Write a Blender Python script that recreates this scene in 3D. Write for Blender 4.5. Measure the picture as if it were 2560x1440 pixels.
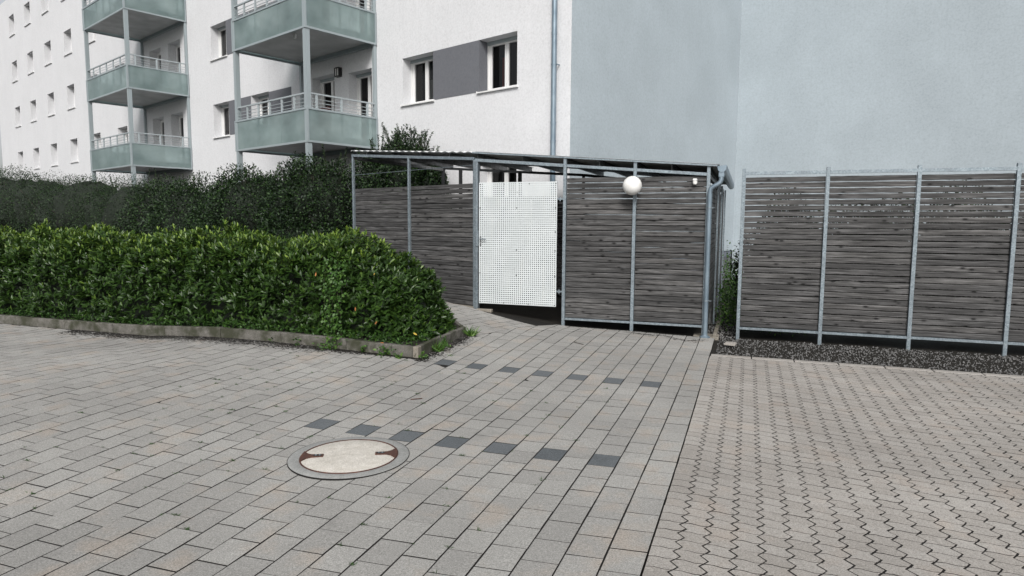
import bpy, bmesh, math, random
import numpy as np
from mathutils import Vector, Matrix
random.seed(7)
RNG = np.random.default_rng(7)
for _o in list(bpy.data.objects): bpy.data.objects.remove(_o)
SC = bpy.context.scene
COL = SC.collection

# ---------------------------------------------------------------- camera, light, exposure
YAW, PITCH, ROLL, EYE = 0.3449874, 0.1, 0.0058, 1.70
_cp, _sp, _cr, _sr = math.cos(PITCH), math.sin(PITCH), math.cos(ROLL), math.sin(ROLL)
_ca, _sa = math.cos(YAW), math.sin(YAW)
def _tow(v): return Vector((v[0]*_ca - v[1]*_sa, v[0]*_sa + v[1]*_ca, v[2]))
_R0, _D0, _U0 = Vector((1, 0, 0)), Vector((0, _cp, -_sp)), Vector((0, _sp, _cp))
CR, CU, CD = _tow(_R0*_cr + _U0*_sr), _tow(-_R0*_sr + _U0*_cr), _tow(_D0)
cam_d = bpy.data.cameras.new('camera')
cam_o = bpy.data.objects.new('camera', cam_d); COL.objects.link(cam_o)
cam_d.sensor_width = 36; cam_d.lens = 1640/2560*36
cam_d.clip_start = 0.05; cam_d.clip_end = 900
M = Matrix((CR, CU, -CD)).transposed().to_4x4(); M.translation = Vector((0, 0, EYE))
cam_o.matrix_world = M
SC.camera = cam_o

SUN_DIR = Vector((0.24, -0.74, 0.63)).normalized()          # towards the sun
sun_el = math.asin(SUN_DIR.z); sun_az = math.atan2(SUN_DIR.x, SUN_DIR.y)
w = bpy.data.worlds.new("World"); SC.world = w; w.use_nodes = True
nt = w.node_tree; nt.nodes.clear()
out = nt.nodes.new('ShaderNodeOutputWorld'); bg = nt.nodes.new('ShaderNodeBackground')
sky = nt.nodes.new('ShaderNodeTexSky'); sky.sky_type = 'NISHITA'; sky.sun_disc = False
sky.sun_elevation = sun_el; sky.sun_rotation = sun_az
sky.dust_density = 3.0; sky.air_density = 1.0
hs = nt.nodes.new('ShaderNodeHueSaturation'); hs.inputs['Saturation'].default_value = 0.22
nt.links.new(sky.outputs[0], hs.inputs['Color']); nt.links.new(hs.outputs[0], bg.inputs[0])
nt.links.new(bg.outputs[0], out.inputs[0]); bg.inputs[1].default_value = 0.10
sl = bpy.data.lights.new('sun', 'SUN'); sl.energy = 2.15; sl.angle = math.radians(20); sl.color = (1, .975, .94)
so = bpy.data.objects.new('sun', sl); COL.objects.link(so)
so.rotation_euler = SUN_DIR.to_track_quat('Z', 'Y').to_euler(); so.location = (0, 0, 30)
SC.view_settings.view_transform = 'Standard'; SC.view_settings.look = 'None'
SC.view_settings.exposure = 0.5; SC.view_settings.gamma = 1.0
SC.view_settings.use_curve_mapping = False
SC.render.engine = 'CYCLES'

# ---------------------------------------------------------------- ground surface
GX, GY = -0.816753, 4.419064
GC = {(0,1):0.033397,(0,2):0.02863,(0,3):-0.006317,(0,4):-0.00359,(1,0):-0.024046,(1,1):-0.055071,(1,2):-0.007829,
      (1,3):0.004513,(2,0):0.013058,(2,1):0.030889,(2,2):0.00519,(3,0):0.014557,(3,1):-0.013544,(4,0):-0.007643}
def gz(x, y):
    x = min(max(x, -8.), -.3); y = min(max(y, 2.6), 10.1)
    k = min(max((y-9.1), 0), 1); k = k*k*(3-2*k)
    dl = float(np.interp(x, [-4.3,-4.04,-3.47,-2.75,-1.64,-.53], [.01,0,-.02,-.06,.01,.05]))
    s = (y-GY)/2.55; t = (x-GX)/2.55
    return 1.7*sum(q*s**i*t**j for (i, j), q in GC.items()) + k*dl

# ---------------------------------------------------------------- materials
MATS = {}
def mat(name, color, rough=.7, metal=0., spec=.5):
    m = bpy.data.materials.new(name); m.use_nodes = True
    b = m.node_tree.nodes['Principled BSDF']
    b.inputs['Base Color'].default_value = (*color, 1); b.inputs['Roughness'].default_value = rough
    b.inputs['Metallic'].default_value = metal; b.inputs['Specular IOR Level'].default_value = spec
    MATS[name] = m
    return m
class NT:
    """small node helper"""
    def __init__(s, m): s.m = m; s.t = m.node_tree; s.b = s.t.nodes['Principled BSDF']
    def n(s, typ, **kw):
        o = s.t.nodes.new('ShaderNode'+typ)
        for k, v in kw.items():
            if k in o.inputs: o.inputs[k].default_value = v
            else: setattr(o, k, v)
        return o
    def l(s, a, b): s.t.links.new(a, b)
    def coord(s, kind='Object', scale=(1, 1, 1), rnd=False):
        c = s.n('TexCoord'); mp = s.n('Mapping'); mp.inputs['Scale'].default_value = scale
        src = c.outputs[kind]
        if rnd:
            oi = s.n('ObjectInfo'); mm = s.n('Math', operation='MULTIPLY'); mm.inputs[1].default_value = 37.
            s.l(oi.outputs['Random'], mm.inputs[0])
            ad = s.n('VectorMath', operation='ADD'); s.l(src, ad.inputs[0]); s.l(mm.outputs[0], ad.inputs[1]); src = ad.outputs[0]
        s.l(src, mp.inputs['Vector']); return mp.outputs[0]
    def noise(s, vec, scale, detail=4, rough=.6):
        o = s.n('TexNoise'); o.inputs['Scale'].default_value = scale; o.inputs['Detail'].default_value = detail
        o.inputs['Roughness'].default_value = rough; s.l(vec, o.inputs['Vector']); return o.outputs['Fac']
    def ramp(s, fac, stops):
        r = s.n('ValToRGB'); e = r.color_ramp.elements
        while len(e) < len(stops): e.new(.5)
        for q, (p, c) in zip(e, stops):
            q.position = p; q.color = (*c, 1) if len(c) == 3 else c
        s.l(fac, r.inputs[0]); return r.outputs[0]
    def mix(s, fac, a, b, mode='MIX'):
        o = s.n('Mix', data_type='RGBA', blend_type=mode)
        for sock, v in ((o.inputs[0], fac), (o.inputs[6], a), (o.inputs[7], b)):
            if isinstance(v, (int, float)): sock.default_value = v
            elif isinstance(v, tuple): sock.default_value = (*v, 1)
            else: s.l(v, sock)
        return o.outputs[2]
    def bump(s, h, strength, dist=.01):
        b = s.n('Bump'); b.inputs['Strength'].default_value = strength; b.inputs['Distance'].default_value = dist
        s.l(h, b.inputs['Height']); s.l(b.outputs[0], s.b.inputs['Normal'])
    def color(s, c): s.l(c, s.b.inputs['Base Color'])

def g3(v): return (v, v, v)
def render_mat(name, col, blot=.06, grain=.8):
    m = mat(name, col, .92, spec=.25); n = NT(m)
    v = n.coord('Object')
    fine = n.noise(v, 130, 3, .7); mid = n.noise(v, 21, 3, .75); big = n.noise(v, .6, 5, .6)
    st = n.noise(n.coord('Object', (2.2, 2.2, .22)), 2.0, 4, .6)
    c1 = n.mix(n.ramp(big, [(.3, g3(0.)), (.75, g3(1.))]), tuple(x*(1-blot) for x in col), tuple(min(x*(1+blot*.5), .9) for x in col))
    c1 = n.mix(n.ramp(st, [(.45, g3(0.)), (.8, g3(.22))]), c1, tuple(x*.86 for x in col))
    c2 = n.mix(n.ramp(fine, [(.35, g3(.8)), (.65, g3(1.))]), tuple(x*.86 for x in col), c1)
    c3 = n.mix(1., c2, n.ramp(mid, [(.30, g3(.88)), (.5, g3(1.)), (.70, g3(1.07))]), 'MULTIPLY')
    st2 = n.noise(n.coord('Object', (7, 7, .35)), 2.4, 5, .7); c3 = n.mix(n.ramp(st2, [(.55, g3(0.)), (.8, g3(.45))]), c3, tuple(x*.80 for x in col))
    n.color(c3)
    h = n.mix(.5, fine, mid); n.bump(h, grain, .006)
    return m
render_mat('white_render', (.635, .64, .655), .05)
render_mat('grey_render', (.388, .438, .470), .12)
render_mat('dark_render', (.135, .14, .155), .05)
render_mat('plinth_render', (.16, .18, .21), .08)

def galv():
    m = mat('galvanised', (.34, .40, .44), .42, .55); n = NT(m)
    v = n.coord('Object')
    vo = n.n('TexVoronoi'); vo.inputs['Scale'].default_value = 55; n.l(v, vo.inputs['Vector'])
    sp = n.ramp(vo.outputs['Color'], [(0., (.14, .18, .205)), (1., (.36, .42, .46))])
    big = n.noise(v, 5, 4)
    n.color(n.mix(n.ramp(big, [(.35, g3(0.)), (.7, g3(.75))]), sp, (.17, .195, .215)))
    n.l(n.ramp(big, [(0., g3(.3)), (1., g3(.6))]), n.b.inputs['Roughness'])
galv()
def galv_old():
    m = mat('weathered_steel', (.16, .165, .165), .5, .5); n = NT(m)
    v = n.coord('Object'); f = n.noise(v, 14, 4)
    n.color(n.ramp(f, [(.3, (.10, .105, .105)), (.7, (.24, .245, .25))]))
galv_old()
def zinc():
    m = mat('zinc', (.20, .26, .31), .38, .5); n = NT(m)
    f = n.noise(n.coord('Object', (1, 1, .35)), 7, 5)
    n.color(n.ramp(f, [(.3, (.13, .18, .225)), (.75, (.27, .335, .385))]))
    n.l(n.ramp(f, [(.2, g3(.3)), (.8, g3(.5))]), n.b.inputs['Roughness'])
zinc()
mat('roof_metal', (.70, .71, .71), .45, .15)
def paint_white():
    m = mat('white_paint', (.80, .83, .83), .4); n = NT(m)
    v = n.coord('Object'); f = n.noise(v, 2.2, 5)
    st = n.noise(n.coord('Object', (9, 9, .5)), 2, 4)
    c = n.ramp(f, [(.3, (.50, .535, .545)), (.7, (.585, .62, .63))])
    n.color(n.mix(n.ramp(st, [(.55, g3(0.)), (.8, g3(.35))]), c, (.62, .63, .58)))
paint_white()
mat('pvc', (.68, .68, .675), .3)
mat('balcony_steel', (.30, .345, .36), .4, .15)
mat('balcony_rail', (.34, .38, .395), .4, .1)
def soffit():
    m = mat('soffit', (.30, .30, .30), .6); n = NT(m)
    f = n.noise(n.coord('Object'), 1.6, 4)
    n.color(n.ramp(f, [(.35, (.33, .335, .335)), (.65, (.45, .455, .455))]))
soffit()
mat('black_plastic', (.012, .012, .013), .4)
mat('dark_metal', (.03, .032, .034), .45, .3)
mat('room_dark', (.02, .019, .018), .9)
mat('curtain', (.52, .52, .50), .9)
mat('red_curtain', (.30, .05, .035), .9)
mat('chair_fabric', (.06, .02, .018), .9)
def opal():
    m = mat('opal_glass', (.86, .86, .84), .25); n = NT(m)
    f = n.noise(n.coord('Object'), 9, 5)
    n.color(n.ramp(f, [(.3, (.66, .65, .62)), (.6, (.78, .78, .765))]))
opal()
def glassmat(name, tint, mixf, rough=.03):
    m = bpy.data.materials.new(name); m.use_nodes = True; t = m.node_tree; t.nodes.clear()
    o = t.nodes.new('ShaderNodeOutputMaterial'); mx = t.nodes.new('ShaderNodeMixShader')
    tr = t.nodes.new('ShaderNodeBsdfTransparent'); tr.inputs[0].default_value = (*tint, 1)
    gl = t.nodes.new('ShaderNodeBsdfGlossy'); gl.inputs['Roughness'].default_value = rough
    fr = t.nodes.new('ShaderNodeFresnel'); fr.inputs[0].default_value = 1.5
    ad = t.nodes.new('ShaderNodeMath'); ad.operation = 'ADD'; ad.inputs[1].default_value = mixf; ad.use_clamp = True
    t.links.new(fr.outputs[0], ad.inputs[0]); t.links.new(ad.outputs[0], mx.inputs[0])
    t.links.new(tr.outputs[0], mx.inputs[1]); t.links.new(gl.outputs[0], mx.inputs[2]); t.links.new(mx.outputs[0], o.inputs[0])
    MATS[name] = m
glassmat('window_glass', (.58, .60, .60), .0)
def frosted():
    m = bpy.data.materials.new('frosted_glass'); m.use_nodes = True; t = m.node_tree; b = t.nodes['Principled BSDF']
    b.inputs['Roughness'].default_value = .13; b.inputs['Specular IOR Level'].default_value = .6
    n = NT(m); f = n.noise(n.coord('Object', (1, 1, 1.6)), .9, 3)
    n.color(n.ramp(f, [(.3, (.20, .25, .25)), (.7, (.42, .49, .485))]))
    o = t.nodes['Material Output']; mx = t.nodes.new('ShaderNodeMixShader'); mx.inputs[0].default_value = .30
    tl = t.nodes.new('ShaderNodeBsdfTranslucent'); tl.inputs[0].default_value = (.55, .68, .67, 1)
    mx2 = t.nodes.new('ShaderNodeMixShader'); mx2.inputs[0].default_value = .42
    tr = t.nodes.new('ShaderNodeBsdfTransparent'); tr.inputs[0].default_value = (.75, .85, .85, 1)
    t.links.new(b.outputs[0], mx.inputs[1]); t.links.new(tl.outputs[0], mx.inputs[2])
    t.links.new(mx.outputs[0], mx2.inputs[1]); t.links.new(tr.outputs[0], mx2.inputs[2]); t.links.new(mx2.outputs[0], o.inputs[0])
    MATS['frosted_glass'] = m
frosted()
def wood(name, lo, mid, hi):
    m = mat(name, mid, .75, spec=.35); n = NT(m)
    v = n.coord('Object', (1.0, 9, 16), rnd=True)
    grain = n.noise(v, 2.6, 6, .65)
    v2 = n.coord('Object', (.5, 4, 3), rnd=True); blot = n.noise(v2, 2.2, 4, .6)
    c = n.ramp(grain, [(.28, lo), (.5, mid), (.72, hi)])
    c = n.mix(n.ramp(blot, [(.35, g3(.35)), (.62, g3(0.))]), c, lo)
    oi = n.n('ObjectInfo')
    c = n.mix(.75, c, n.ramp(oi.outputs['Random'], [(0., g3(.66)), (.5, g3(1.)), (1., (1.32, 1.30, 1.27))]), 'MULTIPLY')
    # knots: sparse dark ovals
    kv = n.coord('Object', (3.6, .01, 8.0), rnd=True)
    vo = n.n('TexVoronoi'); vo.inputs['Scale'].default_value = 1.25; vo.inputs['Randomness'].default_value = 1.; n.l(kv, vo.inputs['Vector'])
    kn = n.ramp(vo.outputs['Distance'], [(0., g3(1.)), (.095, g3(1.)), (.15, g3(.4)), (.25, g3(0.))])
    c = n.mix(kn, c, tuple(x*.32 for x in lo))
    # end-grain cracks
    cv = n.coord('Object', (.55, 1, 28), rnd=True); cr = n.noise(cv, 1.6, 3, .5)
    c = n.mix(n.ramp(cr, [(.62, g3(0.)), (.66, g3(.8)), (.70, g3(0.))]), c, tuple(x*.3 for x in lo))
    n.color(c); n.bump(n.mix(.5, grain, cr), .5, .006)
wood('weathered_wood', (.017, .0168, .0168), (.064, .063, .063), (.155, .153, .154))
def paver(name, a, b, warm, dark=False):
    m = mat(name, a, .88, spec=.3); n = NT(m)
    v = n.coord('Object')
    at = n.n('Attribute', attribute_name='tint')
    base = n.mix(at.outputs['Fac'], a, b)
    ww = n.noise(v, 2.3, 4); hot = n.ramp(ww, [(.53, g3(0.)), (.68, g3(.45))])
    base = n.mix(hot, base, warm)
    fine = n.noise(v, 135, 3, .85); md = n.noise(v, 60, 3, .7); big = n.noise(v, .55, 4, .55)
    c = n.mix(1., base, n.ramp(fine, [(.30, g3(.52)), (.5, g3(1.)), (.70, g3(1.5))]), 'MULTIPLY')
    c = n.mix(1., c, n.ramp(md, [(.3, g3(.86)), (.7, g3(1.1))]), 'MULTIPLY')
    c = n.mix(1., c, n.ramp(big, [(.25, g3(.78)), (.7, g3(1.10))]), 'MULTIPLY')
    vo = n.n('TexVoronoi'); vo.inputs['Scale'].default_value = 34; n.l(v, vo.inputs['Vector'])
    c = n.mix(n.ramp(vo.outputs['Distance'], [(.05, g3(.8)), (.10, g3(0.))]), c, (.46, .46, .45) if not dark else (.30, .30, .30))
    v3 = n.n('TexVoronoi'); v3.inputs['Scale'].default_value = 11; n.l(v, v3.inputs['Vector'])
    c = n.mix(n.ramp(v3.outputs['Distance'], [(.03, g3(.7)), (.06, g3(0.))]), c, (.07, .065, .06))
    st = n.noise(v, 1.35, 6, .7)
    c = n.mix(n.ramp(st, [(.60, g3(0.)), (.74, g3(.42))]), c, tuple(x*.5 for x in a))
    n.color(c); n.bump(n.mix(.5, fine, md), .55, .004)
paver('paver_grey', (.268, .262, .249), (.315, .309, .293), (.35, .29, .235))
paver('paver_dark', (.092, .102, .110), (.118, .128, .136), (.112, .118, .124), True)
paver('paver_beige', (.300, .280, .257), (.345, .326, .303), (.345, .29, .245))
def concrete(name, a, b, moss=.0):
    m = mat(name, a, .9, spec=.25); n = NT(m); v = n.coord('Object')
    f = n.noise(v, 14, 6, .7); g = n.noise(v, 90, 3, .7); k = n.noise(v, 3.3, 5, .65)
    c = n.ramp(f, [(.3, a), (.7, b)])
    c = n.mix(n.ramp(g, [(.35, g3(.5)), (.6, g3(0.))]), c, tuple(x*.5 for x in a))
    if moss: c = n.mix(n.ramp(k, [(.42, g3(0.)), (.6, g3(moss))]), c, (.035, .038, .022))
    n.color(c); n.bump(n.mix(.5, f, g), .8, .008)
concrete('concrete_kerb', (.09, .086, .075), (.19, .18, .165), .9)
concrete('concrete_ring', (.26, .265, .26), (.36, .36, .35), .15)
concrete('lid_concrete', (.46, .43, .38), (.66, .63, .58))
concrete('stone_block', (.20, .18, .15), (.33, .30, .26), .4)
def rust():
    m = mat('rust', (.07, .03, .022), .8); n = NT(m); f = n.noise(n.coord('Object'), 40, 5)
    n.color(n.ramp(f, [(.3, (.035, .016, .014)), (.6, (.085, .034, .022)), (.8, (.20, .075, .03))]))
rust()
concrete('soil', (.012, .011, .009), (.028, .025, .021))
concrete('joint_sand', (.008, .0075, .007), (.018, .016, .014))
concrete('gravel_grey', (.10, .10, .10), (.26, .255, .25))
def leafm(name, c0, c1, c2, rough=.38, trans=.25):
    m = mat(name, c1, rough, spec=.45); n = NT(m)
    at = n.n('Attribute', attribute_name='tint')
    c = n.ramp(at.outputs['Fac'], [(0., c0), (.55, c1), (1., c2)]); n.color(c)
    t = m.node_tree; o = t.nodes['Material Output']; mx = t.nodes.new('ShaderNodeMixShader'); mx.inputs[0].default_value = trans
    tl = t.nodes.new('ShaderNodeBsdfTranslucent'); t.links.new(c, tl.inputs[0])
    t.links.new(n.b.outputs[0], mx.inputs[1]); t.links.new(tl.outputs[0], mx.inputs[2]); t.links.new(mx.outputs[0], o.inputs[0])
leafm('laurel_leaf', (.010, .027, .007), (.044, .094, .016), (.22, .32, .045))
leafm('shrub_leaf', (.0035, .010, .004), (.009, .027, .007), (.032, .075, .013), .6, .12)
leafm('weed_leaf', (.02, .055, .012), (.05, .12, .02), (.12, .22, .04), .5, .3)
leafm('dead_leaf', (.25, .10, .03), (.42, .17, .05), (.5, .38, .05), .7, .2)
mat('bark', (.035, .028, .02), .9)
mat('inner_shade', (.008, .014, .007), .9)  # shade deep inside hedge and shrubs, put into a near-black colour

# ---------------------------------------------------------------- object helpers
def link(o, parent=None):
    COL.objects.link(o)
    if parent is not None: o.parent = parent
    return o
def tag(o, label=None, cat=None, group=None, kind=None):
    if label: o['label'] = label
    if cat: o['category'] = cat
    if group: o['group'] = group
    if kind: o['kind'] = kind
    return o
def empty(name, loc=(0, 0, 0), label=None, cat=None, group=None, kind=None, parent=None):
    o = bpy.data.objects.new(name, None); o.location = loc; o.empty_display_size = .1
    link(o, parent); return tag(o, label, cat, group, kind)
def base_of(o):
    p = Vector((0, 0, 0))
    while o is not None: p += o.location; o = o.parent
    return p
class MB:
    """collects polygons given in a frame; build() links them as ONE mesh object"""
    def __init__(s, fr=None): s.v = []; s.f = []; s.t = []; s.m2 = set(); s.fr = fr or (lambda a, b, c: (a, b, c))
    def add(s, vs, fs, tint=.5, second=None):
        k = len(s.v)
        if second is not None: s.m2 |= {len(s.f)+i for i in range(second, len(fs))}
        s.v += [s.fr(*p) for p in vs]; s.f += [[k+i for i in f] for f in fs]; s.t += [tint]*len(vs); return s
    def box(s, a0, a1, b0, b1, c0, c1, tint=.5):
        return s.add([(a0,b0,c0),(a1,b0,c0),(a1,b1,c0),(a0,b1,c0),(a0,b0,c1),(a1,b0,c1),(a1,b1,c1),(a0,b1,c1)],
                     [(0,3,2,1),(4,5,6,7),(0,1,5,4),(1,2,6,5),(2,3,7,6),(3,0,4,7)], tint)
    def quad(s, *p): return s.add(list(p), [tuple(range(len(p)))])
    def bar(s, p, q, wx, wz=None, up=(0, 0, 1)):
        """rectangular bar from p to q (in frame coords)"""
        p = Vector(s.fr(*p)); q = Vector(s.fr(*q)); d = (q-p).normalized(); wz = wz or wx
        u = Vector(up)
        if abs(d.dot(u)) > .95: u = Vector(s.fr(1, 0, 0)) - Vector(s.fr(0, 0, 0))
        r = d.cross(u).normalized(); u = r.cross(d)
        k = len(s.v)
        for e in (p, q):
            for a, b in ((-1,-1),(1,-1),(1,1),(-1,1)): s.v.append(tuple(e + r*a*wx/2 + u*b*wz/2))
        s.t += [.5]*8
        s.f += [[k+i for i in f] for f in ((0,1,2,3),(7,6,5,4),(0,4,5,1),(1,5,6,2),(2,6,7,3),(3,7,4,0))]
        return s
    def tube(s, pts, r, n=14, caps=True):
        pts = [Vector(s.fr(*p)) for p in pts]; k0 = len(s.v); rr = r if isinstance(r, (list, tuple)) else [r]*len(pts)
        prev = None
        for i, p in enumerate(pts):
            d = ((pts[min(i+1, len(pts)-1)] - pts[max(i-1, 0)])).normalized()
            if prev is None:
                u = Vector((0, 0, 1)) if abs(d.z) < .9 else Vector((1, 0, 0))
                a = d.cross(u).normalized()
            else: a = (prev - d*prev.dot(d)).normalized()
            prev = a; b = d.cross(a)
            for j in range(n):
                t = 2*math.pi*j/n; s.v.append(tuple(p + (a*math.cos(t) + b*math.sin(t))*rr[i])); s.t.append(.5)
        for i in range(len(pts)-1):
            for j in range(n):
                s.f.append([k0+i*n+j, k0+i*n+(j+1) % n, k0+(i+1)*n+(j+1) % n, k0+(i+1)*n+j])
        if caps:
            s.f.append([k0+j for j in range(n)][::-1]); s.f.append([k0+(len(pts)-1)*n+j for j in range(n)])
        return s
    def lathe(s, c, prof, n=32):
        """rings (r,z) round a vertical axis at c"""
        k0 = len(s.v)
        for r, z in prof:
            for j in range(n):
                t = 2*math.pi*j/n; s.v.append(s.fr(c[0]+r*math.cos(t), c[1]+r*math.sin(t), c[2]+z)); s.t.append(.5)
        for i in range(len(prof)-1):
            for j in range(n): s.f.append([k0+i*n+j, k0+i*n+(j+1) % n, k0+(i+1)*n+(j+1) % n, k0+(i+1)*n+j])
        return s
    def build(s, name, m, parent=None, smooth=False, bevel=0, tint=False, recalc=True):
        off = base_of(parent) if parent is not None else Vector((0, 0, 0))
        me = bpy.data.meshes.new(name)
        me.from_pydata([(p[0]-off.x, p[1]-off.y, p[2]-off.z) for p in s.v], [], s.f)
        if recalc:
            bm = bmesh.new(); bm.from_mesh(me); bmesh.ops.recalc_face_normals(bm, faces=bm.faces); bm.to_mesh(me); bm.free()
        if tint:
            a = me.attributes.new('tint', 'FLOAT', 'POINT'); a.data.foreach_set('value', s.t)
        for x in (m if isinstance(m, list) else [m]): me.materials.append(MATS[x])
        for i in s.m2: me.polygons[i].material_index = 1
        if smooth:
            me.shade_smooth()
            me.set_sharp_from_angle(angle=math.radians(40))
        o = bpy.data.objects.new(name, me); link(o, parent)
        if bevel:
            b = o.modifiers.new('bevel', 'BEVEL'); b.width = bevel; b.segments = 1; b.limit_method = 'ANGLE'; b.angle_limit = math.radians(50)
        return o

# frames: the wall frame runs u to the left along the white wall from the house corner, v outwards, z up
CN = Vector((-3.538, 13.315, 0)); D3 = Vector((-.93295, .36, 0)); DG = Vector((.36, .93295, 0))
def FW(u, v, z): p = CN + D3*u - DG*v; return (p.x, p.y, z)
def FG(g, v, z): p = CN + DG*g - D3*v; return (p.x, p.y, z)            # grey side wall
P1 = Vector((-4.271, 10.10, 0))
def FL(s_, v, z): p = P1 + D3*s_ - DG*v; return (p.x, p.y, z)           # left front of the shed
G_LEN = 8.55
CW = CN + DG*G_LEN
def FX(s_, v, z): p = CW - D3*s_ - DG*v; return (p.x, p.y, z)           # wing wall running to the right

# ---------------------------------------------------------------- terrain
def height_sheet(x0, x1, y0, y1, step, dz):
    xs = np.arange(x0, x1+1e-6, step); ys = np.arange(y0, y1+1e-6, step)
    vs = [(x, y, gz(x, y)+dz) for y in ys for x in xs]; n = len(xs)
    fs = [(j*n+i, j*n+i+1, (j+1)*n+i+1, (j+1)*n+i) for j in range(len(ys)-1) for i in range(n-1)]
    return vs, fs
b = MB(); vs, fs = height_sheet(-40, 14, -14, 34, .4, -.034); b.add(vs, fs)
tag(b.build('ground', 'soil', smooth=True, recalc=False), kind='structure')
b = MB(); b.quad((-400,-400,-.45), (400,-400,-.45), (400,400,-.45), (-400,400,-.45))
tag(b.build('terrain', 'soil', recalc=False), kind='structure')
b = MB(); vs, fs = height_sheet(-13.0, -.41, .2, 10.08, .07, -.0028); vs = [(x, y, z-(.006 if y > 9.05 else 0)) for x, y, z in vs]; b.add(vs, fs)
JB = tag(b.build('joint_bed', 'joint_sand', recalc=False), kind='structure')

# ---------------------------------------------------------------- paving
def prism(poly, gap, tint, lift, dep=.03, bev=.005, tilt=(0, 0)):
    cx = sum(p[0] for p in poly)/len(poly); cy = sum(p[1] for p in poly)/len(poly)
    n = len(poly)
    def off(d):
        # true inward offset of each edge by d (convex-ish polygons)
        o = []
        for i in range(n):
            p0, p1, p2 = poly[i-1], poly[i], poly[(i+1) % n]
            e1 = Vector((p1[0]-p0[0], p1[1]-p0[1])).normalized(); e2 = Vector((p2[0]-p1[0], p2[1]-p1[1])).normalized()
            n1 = Vector((-e1.y, e1.x)); n2 = Vector((-e2.y, e2.x))
            dx = d[0] if isinstance(d, tuple) else d; dy = d[1] if isinstance(d, tuple) else d
            m = n1 + n2; k = max(m.length_squared/2, .35)
            q = m/k
            o.append((p1[0]+q.x*dx, p1[1]+q.y*dy))
        return o
    A = off(gap); g2 = (gap[0]+bev, gap[1]+bev); B = off(g2)
    def h(x, y): return gz(x, y) + lift + (x-cx)*tilt[0] + (y-cy)*tilt[1]
    V = [(x, y, h(x, y)) for x, y in B] + [(x, y, h(x, y)-bev*.8) for x, y in A] + [(x, y, h(x, y)-dep) for x, y in A]
    F = [tuple(range(n))] + [(n+i, n+(i+1) % n, (i+1) % n, i) for i in range(n)] + [(2*n+i, 2*n+(i+1) % n, n+(i+1) % n, n+i) for i in range(n)]
    return V, F
MHC = Vector((-2.69, 3.985, 0)); MHR = .43
def clip(poly, a, b_, c):
    """keep a*x+b*y<=c"""
    o = []
    for i in range(len(poly)):
        p, q = poly[i], poly[(i+1) % len(poly)]
        dp, dq = a*p[0]+b_*p[1]-c, a*q[0]+b_*q[1]-c
        if dp <= 0: o.append(p)
        if dp*dq < 0:
            t = dp/(dp-dq); o.append((p[0]+(q[0]-p[0])*t, p[1]+(q[1]-p[1])*t))
    return o
def area(p): return abs(sum(p[i][0]*p[(i+1) % len(p)][1]-p[(i+1) % len(p)][0]*p[i][1] for i in range(len(p))))/2
PW, PL, B0, A0 = .20074, .2402, -.81675, 4.41906
# the turned field by the gate starts at this line
TL0 = Vector((-3.67, 8.13)); TLD = Vector((.395, .919))
TN = Vector((-TLD.y, TLD.x)); TC = TN.dot(TL0)            # left side of the line: TN.p >= TC
SHEDY = 10.075
def left_front_y(x): return P1.y + (x-P1.x)*(.36/-.93295) - .03
cells = []      # (poly, dark, dist)
def keep(poly): return len(poly) >= 3 and area(poly) > .0035
def cammet(poly):
    c = Vector((sum(p[0] for p in poly)/len(poly), sum(p[1] for p in poly)/len(poly), gz(poly[0][0], poly[0][1])-EYE))
    d = c.dot(CD)
    if d < .3: return None
    x = 1280+1640*c.dot(CR)/d; y = 720-1640*c.dot(CU)/d
    return x, y, d
for k in range(-58, 3):
    x1 = B0 + k*PW; x0 = x1-PW
    oy = 0 if k % 2 == 0 else PL*.47
    for j in range(-18, 26):
        y0 = A0 + j*PL + oy; y1 = y0+PL
        poly = [(x0, y0), (x1, y0), (x1, y1), (x0, y1)]
        cx, cy = (x0+x1)/2, (y0+y1)/2
        m = cammet(poly)
        if m is None or m[0] < -1300 or m[0] > 2800 or m[1] > 2600: continue
        if cx < -3.80 and cy > 7.0: continue                        # planting bed
        if x1 < -3.72:
            poly = clip(poly, 0, 1, 6.955)
        elif cy > 6.8 and x0 < -3.72: poly = clip(poly, -1, 0, 3.71) if y0 > 6.9 else poly
        if y1 > 7.9: poly = clip(poly, TN.x, TN.y, TC)
        if len(poly) < 3: continue
        poly = clip(poly, 0, 1, SHEDY)
        if not keep(poly): continue
        d = (Vector((cx, cy, 0))-MHC).length
        if d < MHR-.12: continue
        dark = k % 2 == 0 and -12 <= k <= 0 and j in (0, 10)
        cells.append((poly, dark, m[2], m))
# turned field: rows parallel to DG
r0 = TL0
for i in range(0, 16):
    for j in range(-6, 18):
        a0 = i*PW; s0 = j*PL + (PL*.5 if i % 2 else 0)
        pts = []
        for da, ds in ((0, 0), (0, PL), (PW, PL), (PW, 0)):
            q = r0 + TN*(a0+da) + TLD*(s0+ds); pts.append((q.x, q.y))
        poly = pts[::-1]
        ar = sum(poly[t][0]*poly[(t+1) % 4][1]-poly[(t+1) % 4][0]*poly[t][1] for t in range(4))
        if ar < 0: poly = poly[::-1]
        poly = clip(poly, 0, 1, SHEDY if pts[0][0] > P1.x else 99)
        if len(poly) < 3: continue
        # stay in front of the left shed wall (n.p <= c) and behind the bed kerb
        poly = clip(poly, DG.x, DG.y, DG.x*P1.x+DG.y*P1.y-.05)
        if len(poly) < 3: continue
        poly = clip(poly, -1, 0, 3.71) if min(p[1] for p in poly) < 8.25 else poly
        if len(poly) < 3: continue
        poly = clip(poly, -.756, -.654, -(.756*-3.73+.654*8.44)) if False else poly
        if not keep(poly): continue
        cx = sum(p[0] for p in poly)/len(poly); cy = sum(p[1] for p in poly)/len(poly)
        if cx < -6.4: continue
        m = cammet(poly); cells.append((poly, False, m[2], m))
yard = empty('paved_yard', (-3, 5, 0), kind='structure')
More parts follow.
